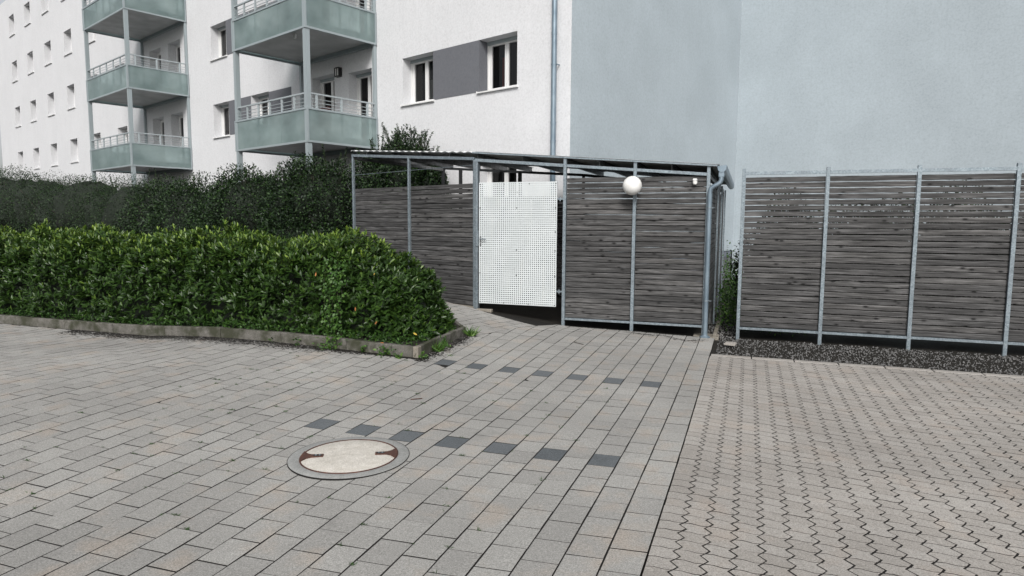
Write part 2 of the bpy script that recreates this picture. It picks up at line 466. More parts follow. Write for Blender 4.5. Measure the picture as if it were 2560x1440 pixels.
yard['label'] = 'courtyard paved in rows of pale grey concrete blocks'
def size_in_photo(c):
    x, y, d = c[3]
    vis = 1 if (-40 < x < 2600 and y < 1480) else 0
    foc = 1.0 if 730 < x < 1830 else .45
    return vis*foc*(3 if c[1] else 1)/d
cells.sort(key=lambda c: -size_in_photo(c))
yoff = base_of(yard)
stuff = MB()
for i, (poly, dark, d, m) in enumerate(cells):
    lift = random.gauss(0, .0007); tilt = (random.gauss(0, .004), random.gauss(0, .004)); tn = random.random()
    jx = .0036 + random.random()*.0022; jy = .0026 + random.random()*.0014 + (.0012 if random.random() < .2 else 0)
    V, F = prism(poly, (jx, jy), tn, lift, tilt=tilt, bev=.0008)
    if i < 296 or dark:
        b = MB(); b.add(V, F, tn, 1+len(poly))
        o = b.build('paver', ['paver_dark' if dark else 'paver_grey', 'joint_sand'], yard, tint=True, recalc=False)
        if dark: o['label'] = 'dark slate grey paver set among pale ones'
    else: stuff.add(V, F, tn, 1+len(poly))
o = stuff.build('paver_field', ['paver_grey', 'joint_sand'], yard, tint=True, recalc=False); o['kind'] = 'stuff'

# ---- interlocking beige blocks to the right
strip = empty('paved_path', (1, 5, 0), kind='structure')
strip['label'] = 'strip of beige interlocking blocks with zigzag joints'
ZX0 = -.4145; ZW = .135; ZL = .1125; ZTOP = 8.70
zc = []
zed = [(0, 0), (.020, .32), (-.020, .74)]
for i in range(0, 44):
    for j in range(0, 72):
        x0 = ZX0 + i*ZW; y1 = ZTOP - j*ZL; y0 = y1-ZL
        def edge(xb, first):
            return [(xb + (0 if first else dx), y0 + ZL*f) for dx, f in zed]
        Lf = edge(x0, i == 0); Rt = edge(x0+ZW, False)
        wv = .0065
        poly = [(x0, y0), (x0+ZW*.32, y0+wv), (x0+ZW*.70, y0-wv)] + [(x0+ZW, y0)] + Rt[1:] + [(x0+ZW, y1)] \
             + [(x0+ZW*.70, y1-wv), (x0+ZW*.32, y1+wv), (x0, y1)] + Lf[1:][::-1]
        m = cammet(poly)
        if m is None or m[0] > 4200 or m[1] > 2400: continue
        zc.append((poly, False, m[2], m))
zc.sort(key=lambda c: -size_in_photo(c))
stuff = MB()
for i, (poly, dark, d, m) in enumerate(zc):
    tn = random.random()
    V, F = prism(poly, (.0032+random.random()*.0026, .0026+random.random()*.0016), tn, random.gauss(0, .0007), bev=.001, tilt=(random.gauss(0, .005), random.gauss(0, .005)))
    if i < 296: b = MB(); b.add(V, F, tn, 1+len(poly)); b.build('paver', ['paver_beige', 'joint_sand'], strip, tint=True, recalc=False)
    else: stuff.add(V, F, tn, 1+len(poly))
o = stuff.build('paver_field', ['paver_beige', 'joint_sand'], strip, tint=True, recalc=False); o['kind'] = 'stuff'
b = MB(); vs, fs = height_sheet(-.41, 6.2, .2, 8.9, .1, -.0030); b.add(vs, fs)
b.build('joint_bed', 'joint_sand', strip, recalc=False)
# pale edging slabs across the top of the strip
for i in range(12):
    x0 = ZX0 + .01 + i*.5; b = MB()
    V, F = prism([(x0, 8.715), (x0+.495, 8.715), (x0+.495, 8.85), (x0, 8.85)], (.004, .004), .9, .004); b.add(V, F, .9)
    b.build('edging_slab', 'paver_beige', strip, tint=True, recalc=False)

# ---- manhole
mh = empty('manhole_cover', (MHC.x, MHC.y, gz(MHC.x, MHC.y)), 'round concrete manhole cover with rusty iron ring and two lift slots', 'manhole cover')
mz = gz(MHC.x, MHC.y)+.004
b = MB(); b.lathe((MHC.x, MHC.y, mz), [(.352, -.02), (.352, .0035), (.372, .006), (.425, .0045), (.432, .001), (.432, -.03)], 72)
b.build('concrete_ring', 'concrete_ring', mh, smooth=True)
b = MB(); b.lathe((MHC.x, MHC.y, mz), [(.4355, -.03), (.4355, .0012), (.431, .0014), (.431, -.03)], 72)
b.build('joint_gap', 'joint_sand', mh, smooth=True)
b = MB(); b.lathe((MHC.x, MHC.y, mz), [(.3525, -.02), (.3525, .008), (.350, .0095), (.343, .0085), (.342, -.02)], 72)
b.build('iron_ring', 'rust', mh, smooth=True)
b = MB(); b.lathe((MHC.x, MHC.y, mz), [(.3425, .004), (.336, .0065), (.2, .0095), (.1, .0105), (.001, .011)], 72)
b.build('lid', 'lid_concrete', mh, smooth=True)
kd = Vector((.887, .46, 0)).normalized(); kn = Vector((-kd.y, kd.x, 0))
for s_ in (-1, 1):
    def q(a, c, z): p = MHC + kd*a*s_ + kn*c; return (p.x, p.y, mz+z)
    b = MB()
    out_ = [(.335, -.10), (.343, -.05), (.345, 0), (.343, .05), (.335, .10), (.30, .045), (.27, .026), (.185, .024), (.185, -.024), (.27, -.026), (.30, -.045)]
    b.add([q(a, c, .0165) for a, c in out_] + [q(a, c, .001) for a, c in out_],
          [tuple(range(len(out_)))] + [(i, (i+1) % len(out_), len(out_)+(i+1) % len(out_), len(out_)+i) for i in range(len(out_))])
    lp = b.build('lift_plate', 'rust', mh)
    b = MB(); b.add([q(a, c, z) for z in (.0178, .0160) for a, c in ((.195, -.013), (.255, -.013), (.255, .013), (.195, .013))],
                    [(0,1,2,3), (4,5,6,7), (0,1,5,4), (1,2,6,5), (2,3,7,6), (3,0,4,7)])
    b.build('slot', 'black_plastic', lp)
    b = MB()
    for a in (.212, .237):
        c0 = q(a, 0, .019); b.tube([(c0[0], c0[1], c0[2]-.002), (c0[0], c0[1], c0[2]+.003)], .007, 8)
    b.build('bolt', 'galvanised', lp)

# ---------------------------------------------------------------- the bed kerbs
def kerb_piece(parent, x0, x1, y0, y1, name='kerbstone', top=.135, m='concrete_kerb'):
    b = MB(); z = [gz(x0, y0), gz(x1, y0), gz(x1, y1), gz(x0, y1)]
    V = [(x0, y0, z[0]-.05), (x1, y0, z[1]-.05), (x1, y1, z[2]-.05), (x0, y1, z[3]-.05), (x0, y0, z[0]+top), (x1, y0, z[1]+top), (x1, y1, z[2]+top), (x0, y1, z[3]+top)]
    b.add(V, [(0,3,2,1),(4,5,6,7),(0,1,5,4),(1,2,6,5),(2,3,7,6),(3,0,4,7)])
    return b.build(name, m, parent, bevel=.006)
bed = empty('bed_kerb', (-3.76, 6.99, gz(-3.76, 7)), 'low mossy concrete kerb round the hedge bed', 'kerb')
xs = -3.78
for i in range(14):
    L_ = 1.0 if i else .95
    kerb_piece(bed, xs-L_+.006, xs, 6.972+random.gauss(0, .002), 7.045, top=.132+random.gauss(0, .003)); xs -= L_
kerb_piece(bed, -3.776, -3.705, 6.965, 7.055, top=.137, m='stone_block')     # corner post
ys = 7.058
for i in range(3):
    L_ = (.62, .45, .30)[i]; kerb_piece(bed, -3.772, -3.715, ys, ys+L_-.006, top=.135-.012*i); ys += L_
b = MB()
for t in range(3):
    p, q = Vector((-3.76-.45*t, 8.44+.52*t, 0)), Vector((-3.76-.45*(t+1)+.01, 8.44+.52*(t+1)-.01, 0)); b.bar((p.x, p.y, gz(p.x, p.y)+.02), (q.x, q.y, gz(q.x, q.y)+.02), .055, .14)
    b.build('kerbstone', 'concrete_kerb', bed, bevel=.005); b = MB()
b = MB(); vs, fs = height_sheet(-19, -3.76, 7.04, 9.8, .2, .07)
vs = [(min(x, -3.78-max(0, y-8.3)*.86), y, z + random.gauss(0, .008)-(max(0, y-8.3)*.05)) for x, y, z in vs]; b.add(vs, fs)
tag(b.build('planting_soil', 'soil', smooth=True, recalc=False), kind='structure')

# ---------------------------------------------------------------- the shed
shed = empty('storage_shed', (-2.7, 10.1, .05), 'grey weathered plank shed on galvanised posts with corrugated roof', 'shed')
def roofz(x): return 2.846 - .0777*(x+4.343)
def bz(x): return 2.434 - .0815*(x+.597)
PL_T, PL_H, PL_P = .024, .0720, .0821
def plank_mesh(L_, name='plank'):
    """local x along the plank, front face towards -y, uneven top and bottom edges"""
    n = 14; vs = []; fs = []
    tw = [random.gauss(0, .0012) for _ in range(n+1)]; bw = [random.gauss(0, .0012) for _ in range(n+1)]
    for i in range(n+1):
        x = -L_/2 + L_*i/n
        t, bt = PL_H/2+tw[i], -PL_H/2+bw[i]
        vs += [(x, 0, bt+.004), (x, -.004+.004, bt), (x, 0, t-.012), (x, .008, t), (x, PL_T, t-.001), (x, PL_T, bt)]
    m = 6
    for i in range(n):
        for j in range(m): fs.append((i*m+j, i*m+(j+1) % m, (i+1)*m+(j+1) % m, (i+1)*m+j))
    fs += [tuple(range(m))[::-1], tuple(n*m+j for j in range(m))]
    me = bpy.data.meshes.new(name); me.from_pydata(vs, [], fs)
    bm = bmesh.new(); bm.from_mesh(me); bmesh.ops.recalc_face_normals(bm, faces=bm.faces); bm.to_mesh(me); bm.free()
    me.materials.append(MATS['weathered_wood']); return me
def plank_panel(parent, p, q, z0, count, kinds=4):
    """planks from ground point p to q (left to right as seen from outside)"""
    p = Vector(p); q = Vector(q); L_ = (q-p).length; c = (p+q)/2; ang = math.atan2(q.y-p.y, q.x-p.x)
    ms = [plank_mesh(L_) for _ in range(kinds)]; off = base_of(parent)
    for i in range(count):
        o = bpy.data.objects.new('plank', random.choice(ms)); link(o, parent)
        o.location = (c.x-off.x, c.y-off.y, z0 + PL_P*(i+.5) - off.z + random.gauss(0, .0012))
        o.rotation_euler = (random.gauss(0, .03), random.gauss(0, .0009), ang)
def post(parent, x, y, z0, z1, ang=0, wx=.05, wy=.05, m='galvanised', name='post'):
    b = MB(); c, s_ = math.cos(ang), math.sin(ang); b.fr = lambda a, d, z: (x+a*c-d*s_, y+a*s_+d*c, z)
    b.box(-wx/2, wx/2, -wy/2, wy/2, z0, z1)
    return b.build(name, m, parent, bevel=.003)
YF = 10.10
X1, X2, X3, X4 = -4.262, -2.752, -1.655, -.585
# right front: two panels between three posts
for (xa, xb) in ((X2+.028, X3-.028), (X3+.028, X4-.02)):
    plank_panel(shed, (xa, YF+.018, 0), (xb, YF+.018, 0), .182, 27)
for x in (X2, X3): post(shed, x, YF, gz(x, YF)-.05, roofz(x)-.012)
post(shed, X4, YF+.01, gz(X4, YF)-.05, roofz(X4)-.012, wx=.05)
b = MB(); b.bar((X2+.025, YF+.004, .164), (X3-.025, YF+.004, .164), .04, .034); b.build('bottom_rail', 'galvanised', shed, bevel=.003)
b = MB(); b.bar((X3+.025, YF+.004, .164), (X4-.025, YF+.004, .164), .04, .034); b.build('bottom_rail', 'galvanised', shed, bevel=.003)
for a, c in ((X2+.025, X3-.025), (X3+.025, X4-.025)):
    b = MB(); b.bar((a, YF, bz(a)-.022), (c, YF, bz(c)-.022), .045, .046); b.build('top_rail', 'galvanised', shed, bevel=.003)
# above the gate
b = MB(); b.bar((X1-.02, YF-.004, bz(X1)-.020), (X2-.026, YF-.004, bz(X2)-.020), .05, .05); b.build('gate_lintel', 'galvanised', shed, bevel=.003)
post(shed, X1+.012, YF+.012, gz(X1, YF)-.02, bz(X1)-.046, wx=.045, wy=.09)
# left front, turned with the house wall
angL = math.atan2(-D3.y, -D3.x)
for s_, z1 in ((.03, None), (1.69, None), (3.375, None)):
    p = FL(s_, 0, 0); post(shed, p[0], p[1], gz(p[0], p[1])-.08, bz(p[0])-.02, angL, .042, .05)
for sa, sb in ((3.35, 1.715), (1.665, .055)):
    p, q = FL(sa, -.018, 0), FL(sb, -.018, 0); plank_panel(shed, p, q, .290, 25)
for sa, sb in ((3.40, 1.69), (1.69, .03)):
    p, q = FL(sa, 0, 0), FL(sb, 0, 0)
    b = MB(); b.bar((p[0], p[1], bz(p[0])-.0), (q[0], q[1], bz(q[0])-.0), .05, .05); b.build('top_rail', 'galvanised', shed, bevel=.003)
# left end, back and right side of the shed
vB = .85
LB = Vector(FW(2.885, vB, 0)); LF = Vector(FL(3.375, 0, 0)); BC = Vector((-3.05, 12.55, 0)); RB = Vector((-.56, 14.9, 0)); RF = Vector((X4, YF, 0))
def xz(p): return bz(p.x)
def wall_run(p, q, n, z0, cnt, rail='weathered_steel'):
    d = (q-p)/n; ang = math.atan2(d.y, d.x)
    for i in range(n+1):
        c = p + d*i
        if i < n:
            e = d.normalized()*.03
            plank_panel(shed, c+e, c+d-e, z0, cnt, 2)
        if 0 < i < n: post(shed, c.x, c.y, gz(c.x, c.y)-.05, bz(c.x)-.02, ang, .05, .05, rail)
    b = MB(); b.bar((p.x, p.y, bz(p.x)-.05), (q.x, q.y, bz(q.x)-.05), .05, .06); b.build('wall_beam', rail, shed)
wall_run(LB, LF, 1, .40, 23)
wall_run(RB, RF + Vector((0, .05, 0)), 3, .30, 24)
# the right side seen from outside: posts on the outer face
for y in (11.55, 13.05, 14.75): post(shed, -.505, y, .0, bz(-.53)-.03, 0, .03, .04)
# back
dB = (BC-LB)
nb = 3
for i in range(nb):
    c0 = LB + dB*(i/nb); c1 = LB + dB*((i+1)/nb); e = dB.normalized()*.02
    plank_panel(shed, c1-e, c0+e, .36, 22, 2)
plank_panel(shed, RB, BC, .30, 22, 2)
for u in (2.885, 2.33, 1.12, .62):
    p = FW(u, vB, 0); post(shed, p[0], p[1], gz(p[0], p[1])-.05, bz(p[0])-.03, angL, .07, .05, 'dark_metal')
post(shed, BC.x, BC.y, 0, bz(BC.x)-.03, 0, .05, .05, 'dark_metal'); post(shed, RB.x, RB.y, 0, bz(RB.x)-.03, 0, .05, .05, 'weathered_steel')
b = MB(); b.bar((LB.x, LB.y, bz(LB.x)-.02), (BC.x, BC.y, bz(BC.x)-.02), .05, .05); b.build('back_beam', 'dark_metal', shed)
b = MB(); b.bar((BC.x, BC.y, bz(BC.x)-.02), (RB.x, RB.y, bz(RB.x)-.02), .05, .05); b.build('back_beam', 'dark_metal', shed)
# purlins, front to back
def seg_y(x):
    if x > BC.x: t = (x-BC.x)/(RB.x-BC.x); return BC.y + t*(RB.y-BC.y)
    t = (x-LB.x)/(BC.x-LB.x); return LB.y + t*(BC.y-LB.y)
def front_y(x): return YF if x > X1 else left_front_y(x)+.03
for x in (-7.0, -6.3, -5.55, -4.85, X1+.02, -3.45, X2+.02, -2.2, X3+.02, -1.1, X4+.0):
    y0 = front_y(x)+.03; y1 = seg_y(x)+.15; zt = roofz(x)-.020
    b = MB(); b.box(x-.022, x-.019, y0, y1, zt-.10, zt); b.box(x-.019, x+.025, y0, y1, zt-.003, zt); b.box(x-.019, x+.025, y0, y1, zt-.10, zt-.097)
    b.build('purlin', 'weathered_steel', shed)
# corrugated roof, waves run down the slope (along x)
def roof():
    pitch = .0672; k = 2*math.pi/pitch; amp = .0095; spw = 8
    y0, y1 = YF-.035, 15.2; ys = np.arange(y0, y1, pitch/spw)
    b = MB(); V = []; F = []; T = .0012
    xr = -.435
    def xl(y):
        # left outline: front left edge, the left end, then the slanted back
        fl = P1.x - (y - (YF-.035))*(.93295/.36) + .02
        le = LF.x-.05 + (y-LF.y)*((LB.x-LF.x)/(LB.y-LF.y))
        e = max(fl, le)
        # back edge
        if y > LB.y+.2: e = max(e, LB.x + (y-LB.y-.2)*((BC.x-LB.x)/(BC.y-LB.y)) if False else e)
        return e
    def xbk(y):
        # stay in front of the back line (shift .2 behind)
        yy = y-.22
        if yy <= BC.y: return -99
        t = (yy-BC.y)/(RB.y-BC.y); return BC.x + t*(RB.x-BC.x)
    for y in ys:
        xa = max(xl(y), xbk(y))
        z = amp*math.cos(k*(y-y0))
        for x in (xa, xr):
            V.append((x, y, roofz(x)+z))
    n = len(ys)
    V += [(x, y, z-T) for x, y, z in V]
    for i in range(n-1):
        F.append((2*i, 2*i+1, 2*i+3, 2*i+2)); o_ = 2*n
        F.append((o_+2*i, o_+2*i+2, o_+2*i+3, o_+2*i+1))
        F.append((2*i, 2*i+2, o_+2*i+2, o_+2*i)); F.append((2*i+1, o_+2*i+1, o_+2*i+3, 2*i+3))
    F.append((0, 2*n, 2*n+1, 1))
    b.add(V, F); return b.build('roof_sheet', 'roof_metal', shed, recalc=False)
roof()
b = MB(); b.bar((X1-.06, YF-.043, roofz(X1-.06)-.012), (-.47, YF-.043, roofz(-.47)-.012), .010, .022); b.build('roof_trim', 'galvanised', shed)
# gutter and downpipe
b = MB(); zg = roofz(-.4)
for y0, y1 in ((YF-.10, 15.1),):
    pr = [(-.465, zg-.02), (-.455, zg-.075), (-.425, zg-.105), (-.375, zg-.105), (-.345, zg-.075), (-.335, zg-.005), (-.340, zg-.005), (-.350, zg-.070), (-.377, zg-.099), (-.423, zg-.099), (-.450, zg-.070), (-.460, zg-.02)]
    n = len(pr); V = [(x, y, z) for y in (y0, y1) for x, z in pr]
    F = [(i, (i+1) % n, n+(i+1) % n, n+i) for i in range(n)]
    b.add(V, F)
    b.add([(x, y0, z) for x, z in pr[:6]], [(0,1,2,3,4,5)])
b.build('gutter', 'zinc', shed)
b = MB(); xo = -.405; yo = YF-.055
b.box(xo-.040, xo+.040, yo-.035, yo+.035, zg-.175, zg-.10)
b.build('gutter_outlet', 'zinc', shed, bevel=.006)
b = MB(); pts = []
zA = zg-.16
path = [(xo, yo, zA), (xo, yo, zA-.05), (xo-.012, yo, zA-.085), (xo-.045, yo, zA-.115), (xo-.10, yo, zA-.145), (xo-.135, yo, zA-.172), (xo-.150, yo, zA-.21), (xo-.152, yo, zA-.27)]
b.tube(path, .033, 18); b.build('pipe_elbow', 'zinc', shed, smooth=True)
xd = xo-.152
b = MB(); b.tube([(xd, yo, zA-.25), (xd, yo, gz(-.55, YF)+.02)], .036, 20)
dp = b.build('downpipe', 'zinc', shed, smooth=True)
for z in (1.925, .56):
    b = MB(); b.lathe((xd, yo, z), [(.0365, -.011), (.041, -.011), (.041, .011), (.0365, .011)], 20); b.box(xd-.004, xd+.075, yo-.004, yo+.004, z-.004, z+.004)
    b.build('pipe_clamp', 'galvanised', dp)
b = MB(); z = gz(-.55, YF); b.lathe((xd, yo, z), [(.075, .0), (.078, .012), (.066, .022), (.045, .032), (.036, .045)], 28)
b.build('pipe_collar', 'zinc', dp, smooth=True)
# bracing cables
for p, q in (((3.375, 2.612), (1.69, 2.625)), ((1.69, 2.625), (.05, 2.638))):
    a = FL(p[0], -.03, p[1]); c = FL(q[0], -.03, q[1]); b = MB(); b.tube([a, c], .0045, 6); b.build('brace_rod', 'galvanised', shed)
a = Vector((LF.x, LF.y+.03, 2.60)); c = Vector(FW(.62, vB-.03, 2.30)); b = MB(); b.tube([a, c], .004, 6); b.build('brace_rod', 'dark_metal', shed)
# plinth stones under the left front
for sa, sb, h in ((.03, .55, .055), (.56, 1.25, .055), (1.26, 2.1, .055), (2.11, 3.3, .05)):
    p, q = FL(sa, .05, 0), FL(sb, .05, 0); b = MB()
    zz = .29; b.fr = FL; b.box(sa, sb, -.05, .05, gz(*p[:2])-.06, .278+random.gauss(0, .004)); b.build('plinth_stone', 'stone_block', shed, bevel=.006)
b = MB(); b.box(-4.24, -3.965, 10.02, 10.10, .12, .258); b.build('threshold_stone', 'stone_block', shed, bevel=.006)
b = MB(); b.box(X4-.15, X4+.22, YF-.005, YF+.30, -.08, .012); b.build('plinth_stone', 'stone_block', shed, bevel=.006)

# the gate
gate = empty('gate', (0, 0, 0), parent=shed); gate.location = Vector((-3.56, 10.06, .35)) - base_of(shed)
gx0, gx1, gz0, gz1 = -4.205, -2.872, .352, 2.343; gy = YF-.03
def perforated():
    nc, nr = 39, 58; px, pz = (gx1-gx0-.02)/nc, (gz1-gz0-.02)/nr; r = .0092
    V = []; F = []; sides = 8
    x_, z_ = gx0+.01, gz0+.01
    for j in range(nr+1):
        for i in range(nc+1): V.append((x_+i*px, z_+j*pz))
    cor = lambda i, j: j*(nc+1)+i
    for j in range(nr):
        for i in range(nc):
            cx, cz = x_+(i+.5)*px, z_+(j+.5)*pz; k = len(V)
            for t in range(8):
                a = math.pi/4*t + math.pi/8; V.append((cx+r*math.cos(a), cz+r*math.sin(a)))
            a, b_, c, d = cor(i, j), cor(i+1, j), cor(i+1, j+1), cor(i, j+1)
            F += [(c, k+1, k+0), (c, d, k+2, k+1), (d, k+3, k+2), (d, a, k+4, k+3), (a, k+5, k+4), (a, b_, k+6, k+5), (b_, k+7, k+6), (b_, c, k+0, k+7)]
    b = MB(); n = len(V)
    b.add([(x, gy, z) for x, z in V] + [(x, gy+.002, z) for x, z in V], F + [tuple(n+q for q in f[::-1]) for f in F])
    b.box(gx0, gx1, gy, gy+.025, gz0, gz0+.0098); b.box(gx0, gx1, gy, gy+.025, gz1-.0098, gz1)
    b.box(gx0, gx0+.0098, gy, gy+.025, gz0+.010, gz1-.010); b.box(gx1-.0098, gx1, gy, gy+.025, gz0+.010, gz1-.010)
    return b.build('perforated_sheet', 'white_paint', gate, recalc=False)
perforated()
b = MB()
for x in (gx0+.032, gx1-.032): b.box(x-.02, x+.02, gy+.027, gy+.06, gz0+.012, gz1-.012)
for z in (gz0+.033, gz1-.25): b.box(gx0+.055, gx1-.055, gy+.027, gy+.06, z-.02, z+.02)
b.build('gate_frame', 'dark_metal', gate)
b = MB(); b.box(-4.262, -4.212, gy-.02, gy+.04, 1.30, 1.545); b.build('lock_box', 'galvanised', gate, bevel=.004)
b = MB(); b.tube([(-4.175, gy, 1.42), (-4.175, gy-.045, 1.42), (-4.165, gy-.055, 1.42), (-4.06, gy-.055, 1.42)], .008, 8); b.build('handle', 'galvanised', gate, smooth=True)
b = MB(); b.box(-4.187, -4.163, gy-.006, gy-.0005, 1.31, 1.46); b.tube([(-4.175, gy-.004, 1.335), (-4.175, gy-.02, 1.335)], .011, 10); b.build('keyhole_plate', 'weathered_steel', gate)
for z in (.60, 2.07):
    b = MB(); b.box(gx1, X2-.026, gy+.010, gy+.035, z-.012, z+.012); b.tube([(gx1+.045, gy+.02, z-.035), (gx1+.045, gy+.02, z+.035)], .012, 8); b.build('hinge', 'galvanised', gate)
b = MB()
for x, z in ((gx0+.02, gz1-.03), (gx0+.44, gz1-.03), (gx0+.87, gz1-.03), (gx1-.02, gz1-.03), (gx0+.02, 1.93), (gx0+.66, 1.93), (gx1-.02, 1.93), (gx1-.02, 1.55), (gx0+.66, 1.25), (gx1-.02, 1.25), (gx0+.02, .86), (gx0+.66, .84), (gx1-.02, .84), (gx0+.02, gz0+.03), (gx0+.44, gz0+.02), (gx0+.87, gz0+.02), (gx1-.02, gz0+.02)):
    b = MB(); b.tube([(x, gy-.001, z), (x, gy-.006, z)], .009, 8); b.build('screw', 'dark_metal', gate)

# globe lamp and sensor on the shed
gl = empty('globe_lamp', (X3, YF-.02, 2.12), 'white opal globe lamp on the middle post of the shed', 'lamp')
b = MB(); R_ = .142; cz = 2.252; cy = YF-.20
b.lathe((X3-.008, cy, cz), [(max(R_*math.sin(math.pi*i/18), .0005), -R_*math.cos(math.pi*i/18)) for i in range(19)], 36); b.build('globe', 'opal_glass', gl, smooth=True)
b = MB(); b.tube([(X3-.008, cy+R_-.015, cz), (X3-.008, YF-.026, cz)], .05, 20); b.build('bracket', 'weathered_steel', gl, smooth=True)
sn = empty('motion_sensor', (-.774, YF+.01, 2.28), 'small white motion sensor on the top planks beside the downpipe', 'sensor')
b = MB(); b.box(-.805, -.743, YF-.060, YF+.012, 2.315, 2.352); b.build('housing', 'pvc', sn, bevel=.008)
b = MB(); b.tube([(-.774, YF-.030, 2.313), (-.774, YF-.030, 2.296), (-.774, YF-.030, 2.270), (-.774, YF-.030, 2.262)], [.033, .034, .026, .010], 16); b.build('lens', 'opal_glass', sn, smooth=True)

# ---------------------------------------------------------------- the apartment house
house = empty('apartment_house', (CN.x, CN.y, .3), 'white and grey rendered apartment house with frosted glass balconies', 'building')
U_END, Z_TOP = 46., 15.
wins = []     # (u0,u1,z0,z1,kind)
for fl in range(5):
    dz = 2.7*(fl-1)
    wins += [(1.44, 2.58, 4.66+dz, 5.82+dz), (4.13, 5.28, 4.66+dz, 5.82+dz)]
    if fl >= 1: wins += [(6.55, 7.60, 3.74+dz, 5.78+dz), (8.27, 9.39, 3.74+dz, 5.88+dz)]
    wins += [(11.9, 13.04, 4.66+dz, 5.82+dz), (14.6, 15.75, 4.66+dz, 5.82+dz)]
    if fl >= 1: wins += [(18.3, 19.4, 3.74+dz, 5.84+dz), (20.1, 21.2, 3.74+dz, 5.84+dz)]
    for k in range(6): wins.append((24.+k*3.4, 25.15+k*3.4, 4.66+dz, 5.82+dz))
wins = [w_ for w_ in wins if w_[3] < Z_TOP-.4]
def holed(fr, u0, u1, z0, z1, holes, dep):
    us = sorted({u0, u1, *[h[0] for h in holes], *[h[1] for h in holes]}); zs = sorted({z0, z1, *[h[2] for h in holes], *[h[3] for h in holes]})
    b = MB(fr)
    for i in range(len(us)-1):
        for j in range(len(zs)-1):
            a, c, d, e = us[i], us[i+1], zs[j], zs[j+1]
            if any(h[0] <= a+1e-6 and h[1] >= c-1e-6 and h[2] <= d+1e-6 and h[3] >= e-1e-6 for h in holes): continue
            b.quad((a, 0, d), (c, 0, d), (c, 0, e), (a, 0, e))
    for h in holes:
        a, c, d, e = h[:4]
        b.quad((a, 0, d), (a, -dep, d), (a, -dep, e), (a, 0, e)); b.quad((c, 0, d), (c, 0, e), (c, -dep, e), (c, -dep, d))
        b.quad((a, 0, e), (a, -dep, e), (c, -dep, e), (c, 0, e)); b.quad((a, 0, d), (c, 0, d), (c, -dep, d), (a, -dep, d))
    return b
b = holed(FW, -.003, U_END, -.2, Z_TOP, wins, .42); b.build('white_wall', 'white_render', house, recalc=False)
b = MB(FG); b.quad((-.0, 0, .88), (G_LEN, 0, .88), (G_LEN, 0, Z_TOP), (0, 0, Z_TOP)); b.quad((0, 0, .88), (G_LEN, 0, .88), (G_LEN, -.03, .88), (0, -.03, .88))
b.build('grey_wall', 'grey_render', house, recalc=False)
b = MB(FG); b.box(.02, G_LEN-.02, -.30, -.028, .70, .879); b.build('plinth_band', 'plinth_render', house)
b = MB(FG); b.box(.02, G_LEN-.02, -.30, -.05, -.2, .699); b.build('plinth', 'dark_render', house)
b = MB(FX); b.box(0, 26, -.3, 0, -.2, Z_TOP+.4); b.build('grey_wall', 'grey_render', house)
b = MB(FW); b.box(-.003, U_END, -9., -.44, Z_TOP, Z_TOP+.3); b.build('flat_roof', 'plinth_render', house)
b = MB(FW); b.box(.05, U_END, -9., -8.8, -.2, Z_TOP); b.build('rear_wall', 'white_render', house)
# painted field between the two windows, wrapping into the right window's reveal
def field(ua, ub, z0, z1):
    b = MB(FW); b.box(ua-.0035, ub, .001, .007, z0, z1)
    b.quad((ua-.004, .006, z0), (ua-.004, -.309, z0), (ua-.004, -.309, z1), (ua-.004, .006, z1)); b.build('painted_field', 'dark_render', house, recalc=False)
for fl in range(5):
    dz = 2.7*(fl-1)
    if fl >= 1 and 5.82+dz < Z_TOP-.4:
        field(2.580, 4.128, 4.662+dz, 5.818+dz)
        b = MB(FW); b.box(13.045, 14.595, 0, .006, 4.662+dz, 5.818+dz); b.build('painted_field', 'dark_render', house)
        b = MB(FW); b.box(10.55, 11.895, 0, .006, 4.40+dz, 5.80+dz); b.build('painted_field', 'dark_render', house)

